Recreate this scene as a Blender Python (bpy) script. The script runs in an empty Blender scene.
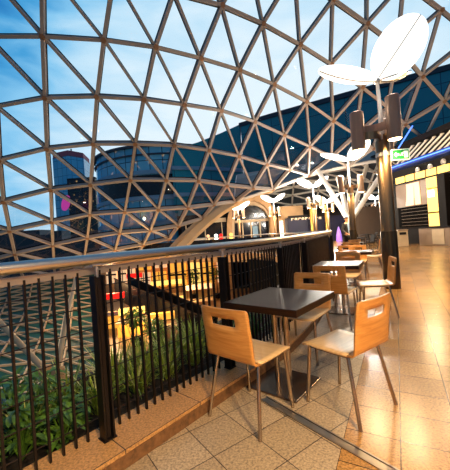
import bpy, math, random
from mathutils import Vector, Matrix
random.seed(7)
scene = bpy.context.scene
col = scene.collection
V = Vector

# ------------------------------------------------------------------ camera
F_PX, CX, CY, EYE = 305.0, 225.0, 235.0, 1.29
ROLL, HORIZON = 0.069, 235.5
th = math.atan(ROLL)
pitch = math.atan((HORIZON - CY) * math.cos(th) / F_PX)
cF = V((0, math.cos(pitch), math.sin(pitch)))
U0 = V((0, -math.sin(pitch), math.cos(pitch)))
R0 = V((1, 0, 0))
cR = R0 * math.cos(th) - U0 * math.sin(th)
cU = R0 * math.sin(th) + U0 * math.cos(th)
cam = bpy.data.cameras.new('camera')
cam_o = bpy.data.objects.new('camera', cam)
col.objects.link(cam_o)
cam.sensor_fit = 'HORIZONTAL'
cam.sensor_width = 36
cam.lens = 36 * F_PX / 450
cam.clip_end = 2000
m = Matrix((cR, cU, -cF)).transposed().to_4x4()
m.translation = V((0, 0, EYE))
cam_o.matrix_world = m
scene.camera = cam_o


def ray(x, y):
    return cF + cR * ((x - CX) / F_PX) - cU * ((y - CY) / F_PX)


def at(x, y, d):                 # point seen at a pixel of the photograph, d metres ahead
    return V((0, 0, EYE)) + ray(x, y) * d


def fl(x, y, z=0.0):             # point seen at a pixel, on the level z
    r = ray(x, y)
    return V((0, 0, EYE)) + r * ((z - EYE) / r.z)


def project(p):
    q = V(p) - V((0, 0, EYE))
    z = q.dot(cF)
    return CX + F_PX * q.dot(cR) / z, CY - F_PX * q.dot(cU) / z


# ------------------------------------------------------------------ materials
def lin(c):
    return tuple(((x / 255) / 12.92 if x / 255 <= .04045 else ((x / 255 + .055) / 1.055) ** 2.4) for x in c)


def nt(name):
    mt = bpy.data.materials.new(name)
    mt.use_nodes = True
    t = mt.node_tree
    b = t.nodes['Principled BSDF']
    return mt, t, b


def pbr(name, c, rough=.5, metal=0., var=.12, scale=6., bump=0., bscale=60., spec=.5, stretch=(1, 1, 1)):
    mt, t, b = nt(name)
    c = lin(c)
    tc = t.nodes.new('ShaderNodeTexCoord')
    mp = t.nodes.new('ShaderNodeMapping')
    mp.inputs['Scale'].default_value = stretch
    t.links.new(tc.outputs['Object'], mp.inputs['Vector'])
    n = t.nodes.new('ShaderNodeTexNoise')
    n.inputs['Scale'].default_value = scale
    n.inputs['Detail'].default_value = 4
    t.links.new(mp.outputs[0], n.inputs['Vector'])
    r = t.nodes.new('ShaderNodeValToRGB')
    r.color_ramp.elements[0].position = .3
    r.color_ramp.elements[1].position = .7
    r.color_ramp.elements[0].color = tuple(x * (1 - var) for x in c) + (1,)
    r.color_ramp.elements[1].color = tuple(min(1, x * (1 + var)) for x in c) + (1,)
    t.links.new(n.outputs['Fac'], r.inputs['Fac'])
    t.links.new(r.outputs['Color'], b.inputs['Base Color'])
    b.inputs['Roughness'].default_value = rough
    b.inputs['Metallic'].default_value = metal
    b.inputs['Specular IOR Level'].default_value = spec
    if bump:
        n2 = t.nodes.new('ShaderNodeTexNoise')
        n2.inputs['Scale'].default_value = bscale
        t.links.new(mp.outputs[0], n2.inputs['Vector'])
        bp = t.nodes.new('ShaderNodeBump')
        bp.inputs['Strength'].default_value = bump
        bp.inputs['Distance'].default_value = .01
        t.links.new(n2.outputs['Fac'], bp.inputs['Height'])
        t.links.new(bp.outputs[0], b.inputs['Normal'])
    return mt


def emit(name, c, strength, base=None):
    mt, t, b = nt(name)
    b.inputs['Base Color'].default_value = lin(base or c) + (1,)
    b.inputs['Emission Color'].default_value = lin(c) + (1,)
    b.inputs['Emission Strength'].default_value = strength
    b.inputs['Roughness'].default_value = .5
    return mt


def wood(name, c1, c2, rough=.35, scale=(2, 30, 30), spec=.5):
    mt, t, b = nt(name)
    tc = t.nodes.new('ShaderNodeTexCoord')
    mp = t.nodes.new('ShaderNodeMapping')
    mp.inputs['Scale'].default_value = scale
    t.links.new(tc.outputs['Object'], mp.inputs['Vector'])
    n = t.nodes.new('ShaderNodeTexNoise')
    n.inputs['Scale'].default_value = 2.2
    n.inputs['Detail'].default_value = 6
    n.inputs['Distortion'].default_value = .6
    t.links.new(mp.outputs[0], n.inputs['Vector'])
    r = t.nodes.new('ShaderNodeValToRGB')
    r.color_ramp.elements[0].position = .32
    r.color_ramp.elements[1].position = .68
    r.color_ramp.elements[0].color = lin(c1) + (1,)
    r.color_ramp.elements[1].color = lin(c2) + (1,)
    t.links.new(n.outputs['Fac'], r.inputs['Fac'])
    t.links.new(r.outputs['Color'], b.inputs['Base Color'])
    b.inputs['Roughness'].default_value = rough
    b.inputs['Specular IOR Level'].default_value = spec
    return mt


def tile(name, az, origin, size, c1, c2, grout, rough=.3, stagger=0.0, speck=.5):
    """square stone tiles whose joints run along azimuth az"""
    mt, t, b = nt(name)
    geo = t.nodes.new('ShaderNodeNewGeometry')
    mp = t.nodes.new('ShaderNodeMapping')
    mp.vector_type = 'TEXTURE'
    mp.inputs['Location'].default_value = (origin[0], origin[1], 0)
    mp.inputs['Rotation'].default_value = (0, 0, math.radians(90 - az))
    t.links.new(geo.outputs['Position'], mp.inputs['Vector'])
    br = t.nodes.new('ShaderNodeTexBrick')
    br.offset = stagger
    br.offset_frequency = 2
    br.inputs['Scale'].default_value = 1
    br.inputs['Brick Width'].default_value = size
    br.inputs['Row Height'].default_value = size
    br.inputs['Mortar Size'].default_value = .0035
    br.inputs['Mortar Smooth'].default_value = .3
    br.inputs['Color1'].default_value = lin(c1) + (1,)
    br.inputs['Color2'].default_value = lin(c2) + (1,)
    br.inputs['Mortar'].default_value = lin(grout) + (1,)
    t.links.new(mp.outputs[0], br.inputs['Vector'])
    n = t.nodes.new('ShaderNodeTexNoise')
    n.inputs['Scale'].default_value = 70
    n.inputs['Detail'].default_value = 3
    n.inputs['Roughness'].default_value = .7
    t.links.new(geo.outputs['Position'], n.inputs['Vector'])
    r = t.nodes.new('ShaderNodeValToRGB')
    r.color_ramp.elements[0].position = .35
    r.color_ramp.elements[0].color = (1 - speck,) * 3 + (1,)
    r.color_ramp.elements[1].position = .6
    r.color_ramp.elements[1].color = (1.0,) * 3 + (1,)
    t.links.new(n.outputs['Fac'], r.inputs['Fac'])
    n3 = t.nodes.new('ShaderNodeTexNoise')
    n3.inputs['Scale'].default_value = 3
    n3.inputs['Detail'].default_value = 3
    t.links.new(geo.outputs['Position'], n3.inputs['Vector'])
    r3 = t.nodes.new('ShaderNodeValToRGB')
    r3.color_ramp.elements[0].color = (.78, .78, .78, 1)
    r3.color_ramp.elements[1].color = (1, 1, 1, 1)
    t.links.new(n3.outputs['Fac'], r3.inputs['Fac'])
    mx = t.nodes.new('ShaderNodeMixRGB')
    mx.blend_type = 'MULTIPLY'
    mx.inputs[0].default_value = 1
    t.links.new(br.outputs['Color'], mx.inputs[1])
    t.links.new(r.outputs[0], mx.inputs[2])
    mx2 = t.nodes.new('ShaderNodeMixRGB')
    mx2.blend_type = 'MULTIPLY'
    mx2.inputs[0].default_value = 1
    t.links.new(mx.outputs[0], mx2.inputs[1])
    t.links.new(r3.outputs[0], mx2.inputs[2])
    t.links.new(mx2.outputs[0], b.inputs['Base Color'])
    b.inputs['Roughness'].default_value = rough
    bp = t.nodes.new('ShaderNodeBump')
    bp.inputs['Strength'].default_value = .25
    bp.inputs['Distance'].default_value = .004
    bp.invert = True
    t.links.new(br.outputs['Fac'], bp.inputs['Height'])
    t.links.new(bp.outputs[0], b.inputs['Normal'])
    return mt


def glass(name, tint, refl=.6, rough=.02):
    mt = bpy.data.materials.new(name)
    mt.use_nodes = True
    t = mt.node_tree
    t.nodes.remove(t.nodes['Principled BSDF'])
    out = t.nodes['Material Output']
    tr = t.nodes.new('ShaderNodeBsdfTransparent')
    tr.inputs[0].default_value = tint + (1,)
    gl = t.nodes.new('ShaderNodeBsdfGlossy')
    gl.inputs['Roughness'].default_value = rough
    fr = t.nodes.new('ShaderNodeFresnel')
    fr.inputs[0].default_value = 1.4
    mu = t.nodes.new('ShaderNodeMath')
    mu.operation = 'MULTIPLY'
    mu.inputs[1].default_value = refl
    t.links.new(fr.outputs[0], mu.inputs[0])
    mx = t.nodes.new('ShaderNodeMixShader')
    t.links.new(mu.outputs[0], mx.inputs[0])
    t.links.new(tr.outputs[0], mx.inputs[1])
    t.links.new(gl.outputs[0], mx.inputs[2])
    t.links.new(mx.outputs[0], out.inputs[0])
    return mt


def facade(name, c1, c2, frame, sx, sz, rough=.15, metal=0., lit=0., litc=(255, 200, 120)):
    """glass curtain wall: panes of slightly different tint between mullions, a few of them lit from inside"""
    mt, t, b = nt(name)
    uv = t.nodes.new('ShaderNodeUVMap')
    br = t.nodes.new('ShaderNodeTexBrick')
    br.offset = 0
    br.inputs['Scale'].default_value = 1
    br.inputs['Brick Width'].default_value = sx
    br.inputs['Row Height'].default_value = sz
    br.inputs['Mortar Size'].default_value = .07
    br.inputs['Color1'].default_value = lin(c1) + (1,)
    br.inputs['Color2'].default_value = lin(c2) + (1,)
    br.inputs['Mortar'].default_value = lin(frame) + (1,)
    t.links.new(uv.outputs[0], br.inputs['Vector'])
    t.links.new(br.outputs['Color'], b.inputs['Base Color'])
    b.inputs['Roughness'].default_value = rough
    b.inputs['Metallic'].default_value = metal
    if lit:
        n = t.nodes.new('ShaderNodeTexNoise')
        n.inputs['Scale'].default_value = .9
        n.inputs['Detail'].default_value = 5
        t.links.new(uv.outputs[0], n.inputs['Vector'])
        r = t.nodes.new('ShaderNodeValToRGB')
        r.color_ramp.elements[0].position = .62
        r.color_ramp.elements[1].position = .72
        r.color_ramp.elements[0].color = (0, 0, 0, 1)
        r.color_ramp.elements[1].color = lin(litc) + (1,)
        t.links.new(n.outputs['Fac'], r.inputs['Fac'])
        t.links.new(r.outputs[0], b.inputs['Emission Color'])
        b.inputs['Emission Strength'].default_value = lit
    return mt


M = dict(
    steel=pbr('brushed_steel', (214, 204, 190), .38, 1., .06, 4, stretch=(1, 1, 12)),
    chrome=pbr('chair_chrome', (178, 160, 138), .24, 1., .05, 8),
    brass=pbr('bronze_pole', (156, 124, 90), .33, 1., .12, 3, stretch=(8, 8, .6)),
    spot_brown=pbr('brown_spot_housing', (176, 140, 112), .42, .35, .1, 3, stretch=(8, 8, .6)),
    sleeve=pbr('dark_sleeve', (84, 66, 46), .3, .9, .3, 3, stretch=(6, 6, .5)),
    bar=pbr('fence_bar', (40, 32, 27), .42, .6, .2, 5),
    rod=pbr('fence_rod', (70, 58, 48), .4, .8, .1, 5),
    lattice=pbr('lattice_paint', (172, 158, 146), .45, .0, .10, 1.2),
    lattice_pale=pbr('pale_lattice_paint', (206, 176, 136), .45, 0, .1, 1),
    white_steel=pbr('white_lattice_paint', (226, 218, 206), .4, .0, .06, 1.2),
    node=pbr('lattice_node', (150, 110, 78), .45, .1, .1, 2),
    beam=pbr('tan_edge_beam', (205, 172, 130), .5, 0, .1, 1),
    glass=glass('roof_glass', (.95, .98, .99), .12),
    table=wood('dark_table_veneer', (30, 17, 9), (52, 31, 17), .4, (3, 40, 40), .22),
    cream_top=wood('pale_table_veneer', (196, 170, 128), (214, 190, 150), .35, (3, 40, 40)),
    ply=wood('chair_ply', (202, 134, 62), (224, 162, 88), .33, (2, 30, 30)),
    ply_lit=wood('chair_ply_lit', (216, 174, 118), (236, 198, 142), .35, (2, 30, 30)),  # same ply as the backrest, reflected light on the seat put into the colour
    base=pbr('table_base_steel', (124, 106, 90), .25, .95, .1, 3),
    ledge=tile('ledge_stone', 41, (-.264, 2.21), .6, (226, 168, 102), (210, 154, 92), (56, 38, 24), .5, 0, .55),
    riser=pbr('shaded_riser_stone', (112, 76, 44), .6, 0, .35, 30, .3, 60),  # ledge front darkened, its shade under overhead light put into the colour
    joint=pbr('joint_metal', (150, 140, 128), .3, .95, .08, 3),
    soil=pbr('planter_soil', (30, 22, 16), .95, 0, .3, 20, .6, 40),
    planter=pbr('planter_wall', (70, 60, 52), .8, 0, .1, 4),
    leaf=pbr('broad_leaf', (80, 116, 34), .45, 0, .45, 9),
    grass=pbr('grass_blade', (146, 166, 58), .5, 0, .5, 14),
    palegrass=pbr('pale_grass_blade', (206, 206, 122), .5, 0, .3, 14),
    petal=emit('lamp_reflector', (255, 250, 240), 1.5, (250, 248, 244)),  # dish glows by itself in place of uplight bounced off it
    bulb=emit('spot_lens', (255, 222, 160), 30),
    slate=pbr('slate_roof_panel', (54, 62, 70), .5, 0, .1, .6),
    black=pbr('black_board', (10, 8, 7), .8, 0, .2, 2, spec=.05),
    dark=pbr('dark_paint', (24, 20, 18), .6, 0, .15, 3, spec=.15),
    darkgloss=pbr('dark_shop_glass', (20, 22, 28), .12, 0, .2, 1),
    tan=pbr('tan_stone', (188, 146, 98), .6, 0, .12, 2),
    tanwall=pbr('grey_tan_wall', (104, 88, 72), .6, 0, .12, 2),
    cream=pbr('cream_panel', (206, 180, 140), .5, 0, .08, 2),
    counter=pbr('counter_panel', (150, 124, 98), .35, 0, .12, 2),
    navy=pbr('navy_panel', (4, 6, 40), .6, 0, .3, 1),
    gold=pbr('gold_column', (214, 168, 84), .3, .8, .1, 2),
    teal=pbr('teal_water_glass', (24, 84, 74), .5, 0, .3, .6),
    yellow=emit('yellow_lightbox', (255, 214, 110), 1.15),
    yellow2=emit('amber_stall_light', (255, 184, 70), .75),
    lit_cream=emit('lit_poster', (255, 222, 178), .55),
    pinklight=emit('pale_shop_light', (255, 208, 158), .7),
    whitelight=emit('white_letter_light', (255, 250, 240), 2.5),
    redlight=emit('red_sign_light', (226, 22, 20), .9),
    purple=emit('purple_light', (150, 110, 215), .6),
    magenta=emit('magenta_light', (196, 60, 150), .7),
    blue=emit('blue_neon', (80, 130, 255), 2.6),
    soffit=pbr('blue_soffit', (26, 58, 140), .4, 0, .2, 1),
    green=emit('exit_green', (10, 116, 44), .3),
    exitwhite=emit('exit_white', (225, 245, 228), .5),
    escal=pbr('escalator_side', (30, 27, 26), .35, .3, .2, 2),
    lowfloor=tile('lower_floor', 20, (0, 0), 1.2, (196, 160, 112), (184, 148, 100), (110, 86, 60), .35, 0, .1),
    pinkroof=pbr('pink_roof', (206, 96, 104), .7, 0, .1, .3),
    darkblock=pbr('dark_block', (44, 56, 70), .5, 0, .2, .2),
    skin=pbr('skin', (196, 144, 112), .5, 0, .05, 10),
    hair=pbr('hair', (22, 16, 14), .6, 0, .2, 20),
    coat=pbr('dark_coat', (24, 24, 32), .8, 0, .2, 12),
    shirt=pbr('blue_shirt', (120, 150, 190), .8, 0, .1, 12),
    trousers=pbr('dark_trousers', (30, 28, 34), .8, 0, .2, 12),
    fac_tower=facade('tower_facade', (100, 200, 232), (130, 216, 240), (50, 116, 152), 2.4, 3.2, .25),
    fac_oval=facade('oval_facade', (84, 172, 206), (120, 200, 226), (28, 60, 80), 2.2, 4.0, .06, 0, .25),
    fac_teal=facade('teal_facade', (24, 132, 148), (32, 146, 162), (14, 92, 110), 6.5, 5.0, .1, 0, 0),
    band=pbr('pale_floor_band', (120, 160, 184), .4, 0, .08, .5),
    darkband=facade('dark_ribbon', (22, 32, 44), (30, 42, 54), (12, 18, 24), 2.2, 4, .1, 0, .5),
)


# ------------------------------------------------------------------ mesh building
def world_of(o):
    return (world_of(o.parent) if o.parent else Matrix()) @ o.matrix_basis


class MB:
    def __init__(s):
        s.v, s.f, s.uv = [], [], {}

    def add(s, vs, fs):
        o = len(s.v)
        s.v += [V(p) for p in vs]
        s.f += [tuple(i + o for i in f) for f in fs]

    def hexa(s, p):     # p: 8 corners, bottom 0-3, top 4-7
        s.add(p, [(3, 2, 1, 0), (4, 5, 6, 7), (0, 1, 5, 4), (1, 2, 6, 5), (2, 3, 7, 6), (3, 0, 4, 7)])

    def box(s, c, size, rz=0., ax=None):
        c = V(c)
        if ax is None:
            x, y, z = V((math.cos(rz), math.sin(rz), 0)), V((-math.sin(rz), math.cos(rz), 0)), V((0, 0, 1))
        else:
            x, y, z = [V(a).normalized() for a in ax]
        x, y, z = x * size[0] / 2, y * size[1] / 2, z * size[2] / 2
        s.hexa([c - x - y - z, c + x - y - z, c + x + y - z, c - x + y - z,
                c - x - y + z, c + x - y + z, c + x + y + z, c - x + y + z])

    def bar(s, a, b, w, h, up=(0, 0, 1)):      # rectangular bar from a to b, h along up
        a, b = V(a), V(b)
        d = (b - a)
        L = d.length
        d.normalize()
        n = V(up) - d * d.dot(V(up))
        if n.length < 1e-4:
            n = d.orthogonal()
        n.normalize()
        s.box((a + b) / 2, (L, w, h), ax=(d, n.cross(d), n))

    def tube(s, pts, r, seg=10, closed=False, caps=True):
        pts = [V(p) for p in pts]
        n = len(pts)
        rs = r if isinstance(r, (list, tuple)) else [r] * n
        vs, fs = [], []
        prev = None
        for i, p in enumerate(pts):
            if closed:
                d = pts[(i + 1) % n] - pts[i - 1]
            else:
                d = pts[min(i + 1, n - 1)] - pts[max(i - 1, 0)]
            d.normalize()
            if prev is None:
                a = d.orthogonal().normalized()
            else:
                a = (prev - d * prev.dot(d)).normalized()
            prev = a
            b = d.cross(a)
            for k in range(seg):
                t = 2 * math.pi * k / seg
                vs.append(p + (a * math.cos(t) + b * math.sin(t)) * rs[i])
        for i in range(n if closed else n - 1):
            for k in range(seg):
                j = (i + 1) % n
                fs.append((i * seg + k, i * seg + (k + 1) % seg, j * seg + (k + 1) % seg, j * seg + k))
        if caps and not closed:
            fs.append(tuple(reversed(range(seg))))
            fs.append(tuple((n - 1) * seg + k for k in range(seg)))
        s.add(vs, fs)

    def prism(s, outline, off):      # planar outline (3D points) pushed along off
        o = [V(p) for p in outline]
        n = len(o)
        off = V(off)
        s.add(o + [p + off for p in o],
              [tuple(reversed(range(n))), tuple(range(n, 2 * n))] + [(i, (i + 1) % n, (i + 1) % n + n, i + n) for i in range(n)])

    def lathe(s, c, prof, seg=24):
        c = V(c)
        vs, fs = [], []
        for r, z in prof:
            for k in range(seg):
                t = 2 * math.pi * k / seg
                vs.append(c + V((r * math.cos(t), r * math.sin(t), z)))
        for i in range(len(prof) - 1):
            for k in range(seg):
                fs.append((i * seg + k, i * seg + (k + 1) % seg, (i + 1) * seg + (k + 1) % seg, (i + 1) * seg + k))
        fs.append(tuple(reversed(range(seg))))
        fs.append(tuple((len(prof) - 1) * seg + k for k in range(seg)))
        s.add(vs, fs)

    def build(s, name, mat, parent=None, smooth=False, bevel=0., solid=0., uvfn=None):
        me = bpy.data.meshes.new(name)
        loc = V((0, 0, 0))
        if parent is not None:
            pm = world_of(parent).inverted()
            if getattr(s, 'world', False):
                s.v = [pm @ p for p in s.v]
        me.from_pydata([tuple(p) for p in s.v], [], s.f)
        me.update()
        mats = mat if isinstance(mat, list) else [mat]
        for k in mats:
            me.materials.append(M[k] if isinstance(k, str) else k)
        if smooth:
            for p in me.polygons:
                p.use_smooth = True
            try:
                me.set_sharp_from_angle(angle=math.radians(40))
            except Exception:
                pass
        if uvfn:
            l = me.uv_layers.new(name='UVMap')
            for lp in me.loops:
                l.data[lp.index].uv = uvfn(me.vertices[lp.vertex_index].co, lp)
        o = bpy.data.objects.new(name, me)
        col.objects.link(o)
        if parent is not None:
            o.parent = parent
        if solid:
            md = o.modifiers.new('solid', 'SOLIDIFY')
            md.thickness = solid
            md.offset = 0
        if bevel:
            md = o.modifiers.new('bevel', 'BEVEL')
            md.width = bevel
            md.segments = 2
            md.limit_method = 'ANGLE'
        return o


def WB():             # builder whose points are world points even when the mesh has a parent
    b = MB()
    b.world = True
    return b


def tag(o, label, cat, group=None, kind=None):
    o['label'] = label
    o['category'] = cat
    if group:
        o['group'] = group
    if kind:
        o['kind'] = kind
    return o


def thing(name, label, cat, loc=(0, 0, 0), rz=0., group=None):
    o = bpy.data.objects.new(name, None)
    col.objects.link(o)
    o.location = loc
    o.rotation_euler = (0, 0, rz)
    o.matrix_basis = Matrix.Translation(V(loc)) @ Matrix.Rotation(rz, 4, 'Z')
    o.empty_display_size = .1
    return tag(o, label, cat, group)


def struct(o):
    o['kind'] = 'structure'
    return o


def copy_tree(o, parent=None):
    c = o.copy()
    col.objects.link(c)
    if parent is not None:
        c.parent = parent
    for ch in [x for x in bpy.data.objects if x.parent == o]:
        copy_tree(ch, c)
    return c


# ------------------------------------------------------------------ the curved table row / railing line
def az_row(t):
    return math.radians(41 - 5.0 * min(max(t, 0), 2.4))


def row(t, v=0., z=0.):
    p = V((.401, 2.604, 0))
    n = max(1, int(abs(t) / .05))
    dt = t / n
    for i in range(n):
        a = az_row((i + .5) * dt)
        p += V((math.sin(a), math.cos(a), 0)) * dt
    a = az_row(t)
    return p + V((math.cos(a), -math.sin(a), 0)) * v + V((0, 0, z))


def row_dirs(t):
    a = az_row(t)
    return V((math.sin(a), math.cos(a), 0)), V((math.cos(a), -math.sin(a), 0))


POST_V = -.43


def rowf(t, v=0., z=0.):      # the railing, ledge and planter swing slightly further out than the tables
    return row(t, v - .07 * max(0, t - .6), z)


T_END = 2.0
while project(rowf(T_END, POST_V, 1.2))[0] < 336 and T_END < 6:
    T_END += .02
T_START = -2.8

# ------------------------------------------------------------------ floors
fa = math.radians(29.4)
l0 = V((.692, 1.966, 0))
ld = V((math.sin(fa), math.cos(fa), 0))


def poly_floor(name, pts, mat, z0=-.35, parent=None):
    b = MB()
    b.prism([V((p[0], p[1], z0)) for p in pts], (0, 0, -z0))
    return b.build(name, mat, parent)


tile_a = tile('diamond_tiles', 55, (-.0, 0), .30, (206, 180, 144), (190, 164, 128), (58, 44, 32), .4, 0, .62)
pA = fl(226, 414)
for n in tile_a.node_tree.nodes:
    if n.type == 'MAPPING':
        n.inputs['Location'].default_value = (pA.x, pA.y, 0)
tile_b = tile('walkway_tiles', 29.4, (l0.x, l0.y), .305, (204, 152, 88), (186, 136, 76), (70, 46, 26), .24, 0, .62)

ledge_out = [rowf(t, -.24) for t in [T_START + i * .2 for i in range(int((T_END - T_START) / .2) + 1)]] + [rowf(T_END + .1, -.24)]
far_l = l0 + ld * 5.2
b = MB()
ptsA = ledge_out + [l0 + ld * 5.2, l0 - ld * 5.0]
b.prism([V((p.x, p.y, -.35)) for p in ptsA], (0, 0, .35))
floor_o = struct(b.build('floor', tile_a))
corner = rowf(T_END + .1, -.24)
b = MB()
void_edge = [corner, V((2.55, 9.5, 0)), V((2.75, 14.0, 0)), V((2.9, 18.0, 0)), V((1.6, 20.6, 0)), V((-2.5, 23.4, 0)), V((-9, 25.0, 0)), V((-9, 38, 0)), V((24, 38, 0)), V((16, 2, 0)), V((16, -6, 0)), V((-2, -6, 0))]
ptsB = [l0 - ld * 5.0, l0 + ld * 5.2] + void_edge[0:]
b.prism([V((p.x, p.y, -.35)) for p in reversed(ptsB)], (0, 0, .35))
struct(b.build('floor', tile_b))

# stone ledge that carries the railing
b = MB()
ts = [T_START + i * .1 for i in range(int((T_END + .12 - T_START) / .1) + 1)]
for i in range(len(ts) - 1):
    a0, a1 = rowf(ts[i], -.24), rowf(ts[i + 1], -.24)
    c0, c1 = rowf(ts[i], -.58), rowf(ts[i + 1], -.58)
    dz = V((0, 0, .1))
    lo = V((0, 0, -.4))
    b.hexa([a0 + lo, a1 + lo, c1 + lo, c0 + lo, a0 + dz, a1 + dz, c1 + dz, c0 + dz])
struct(b.build('trim_1', 'ledge'))
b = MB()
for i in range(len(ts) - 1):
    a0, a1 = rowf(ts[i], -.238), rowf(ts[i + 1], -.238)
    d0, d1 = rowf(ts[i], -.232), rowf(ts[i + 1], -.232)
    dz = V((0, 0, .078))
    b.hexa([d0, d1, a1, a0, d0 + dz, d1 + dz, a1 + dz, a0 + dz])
struct(b.build('trim_8', 'riser'))  # thin front skin that carries the painted shade of the riser

# metal expansion joint set into the tiles
j = MB()
ja, jb = fl(264, 398.5), fl(352, 449)
jd = (jb - ja).normalized()
jn = V((-jd.y, jd.x, 0))
jb = ja + jd * 2.4
for off, w, h in ((-.03, .012, .008), (.03, .012, .008), (0, .045, .004)):
    j.bar(ja + jn * off + V((0, 0, h / 2)), jb + jn * off + V((0, 0, h / 2)), w, h)
struct(j.build('trim_2', 'joint', bevel=.001))

# ------------------------------------------------------------------ railing
bal = thing('balustrade', 'dark barred balustrade with a round steel handrail on the stone ledge', 'railing', rowf(0, POST_V, .1))
b = WB()
tt = [T_START + i * .1 for i in range(int((T_END - T_START) / .1) + 1)] + [T_END]
b.tube([rowf(t, POST_V, 1.2) for t in tt], .032, 16)
b.build('handrail', 'steel', bal, True)
b = WB()
for i in range(len(tt) - 1):
    b.bar(rowf(tt[i], -.5, 1.125), rowf(tt[i + 1], -.5, 1.125), .012, .045)
b.build('top_bar', 'lattice', bal)
post_t = [-2.5, -1.34, -.17, 1.0, 2.17, T_END - .04]
for t in post_t:
    f, n = row_dirs(t)
    p = rowf(t, POST_V)
    b = WB()
    for o in (-.027, .027):
        b.box(p + f * o + V((0, 0, .1 + .5)), (.012, .075, 1.0), ax=(f, n, (0, 0, 1)))
    b.box(p + V((0, 0, .1 + .5)), (.024, .045, .98), ax=(f, n, (0, 0, 1)))
    b.box(p + V((0, 0, .104)), (.085, .08, .008), ax=(f, n, (0, 0, 1)))
    po = b.build('post', 'bar', bal, bevel=.002)
    b = WB()
    b.tube([p + V((0, 0, 1.09)), p + V((0, 0, 1.17))], .011, 10)
    b.tube([p - f * .03 + V((0, 0, 1.165)), p + f * .03 + V((0, 0, 1.165))], .014, 10)
    b.build('handrail_bracket', 'steel', po, True)
nb = int((T_END - T_START) / .07)
for i in range(nb):
    t = T_START + .04 + i * .07
    if min(abs(t - q) for q in post_t) < .04:
        continue
    f, n = row_dirs(t)
    p = rowf(t, -.5)
    b = WB()
    b.box(p + V((0, 0, .61)), (.012, .02, 1.03), ax=(f, n, (0, 0, 1)))
    b.build('baluster', 'bar', bal)
for z in (.2, .34, .48, .62, .76, .90, 1.02):
    b = WB()
    b.tube([rowf(t, -.515, z) for t in tt], .0035, 6)
    b.build('cable', 'rod', bal)

# railing that turns away from the camera at the end of the row
rt = thing('balustrade', 'dark railing running away from the corner behind the tables towards the far shops', 'railing', V((2.1, 6, 0)))
c0 = rowf(T_END, POST_V)
line = [c0 + V((.03, .12, 0)), V((2.33, 9.5, 0)), V((2.5, 14.0, 0)), V((2.6, 17.7, 0)), V((1.4, 20.3, 0)), V((-2.6, 23.1, 0)), V((-9, 24.7, 0))]
b = WB()
b.tube([p + V((0, 0, 1.2)) for p in line], .035, 10)
b.build('handrail', 'steel', rt, True)
b = WB()
for i in range(len(line) - 1):
    b.bar(line[i] + V((0, 0, .6)), line[i + 1] + V((0, 0, .6)), .03, .9)
b.build('infill_panel', 'darkgloss', rt)
for i in range(len(line) - 1):
    L = (line[i + 1] - line[i]).length
    k = max(1, round(L / 1.8))
    for q in range(k):
        p = line[i].lerp(line[i + 1], q / k)
        if i == 0 and q == 0:
            continue
        b = WB()
        b.box(p + V((0, 0, .6)), (.06, .06, 1.2))
        b.build('post', 'bar', rt)

# ------------------------------------------------------------------ planter with plants beyond the railing
b = MB()
i0, i1 = T_START, T_END
tp = [T_START + i * .2 for i in range(int((T_END - T_START) / .2) + 1)]
for i in range(len(tp) - 1):
    a0, a1, c0_, c1_ = rowf(tp[i], -.59), rowf(tp[i + 1], -.59), rowf(tp[i], -1.3), rowf(tp[i + 1], -1.3)
    lo, hi = V((0, 0, -.5)), V((0, 0, .02))
    b.hexa([a0 + lo, a1 + lo, c1_ + lo, c0_ + lo, a0 + hi, a1 + hi, c1_ + hi, c0_ + hi])
pl = thing('planter', 'long dark planter trough of soil just outside the railing', 'planter', rowf(0, -.9, -.5))
b.world = True
b.build('soil', 'soil', pl)
b = WB()
for i in range(len(tp) - 1):
    b.bar(rowf(tp[i], -1.33, -.2), rowf(tp[i + 1], -1.33, -.2), .06, .7)
b.build('trough_wall', 'planter', pl)


def leaf(bm, base, d, L, w, droop, seg=4):
    """one blade or leaf, a folded strip that arches over"""
    d = V(d).normalized()
    side = d.cross(V((0, 0, 1)))
    if side.length < 1e-3:
        side = V((1, 0, 0))
    side.normalize()
    p = V(base)
    vs, fs = [], []
    for i in range(seg + 1):
        t = i / seg
        ww = w * (math.sin(math.pi * min(1, .12 + t * .88)) ** .7) / 2
        fold = V((0, 0, ww * .35))
        vs += [p - side * ww + fold, p, p + side * ww + fold]
        d = (d + V((0, 0, -droop / seg))).normalized()
        p = p + d * L / seg
    for i in range(seg):
        o = i * 3
        fs += [(o, o + 1, o + 4, o + 3), (o + 1, o + 2, o + 5, o + 4)]
    bm.add(vs, fs)


def grass_clump(t, v, h, n, mat, label, group):
    p = rowf(t, v, .02)
    bm = MB()
    for i in range(n):
        a = random.uniform(0, 6.283)
        r = random.uniform(0, .07)
        tilt = random.uniform(.15, .75)
        d = V((math.cos(a) * tilt, math.sin(a) * tilt, 1))
        leaf(bm, V((math.cos(a) * r, math.sin(a) * r, 0)), d, h * random.uniform(.6, 1.25), random.uniform(.008, .016), random.uniform(.3, 1.3), 5)
    g = thing('grass_clump', label, 'plant', p, random.uniform(0, 6), group)
    bm.build('blades', mat, g)
    b2 = MB()
    for i in range(max(4, n // 6)):
        a = random.uniform(0, 6.283)
        d = V((math.cos(a) * .5, math.sin(a) * .5, 1))
        leaf(b2, V((0, 0, 0)), d, h * random.uniform(.8, 1.3), .012, random.uniform(.4, 1.2), 5)
    b2.build('pale_blades', 'palegrass', g)
    return g


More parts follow.
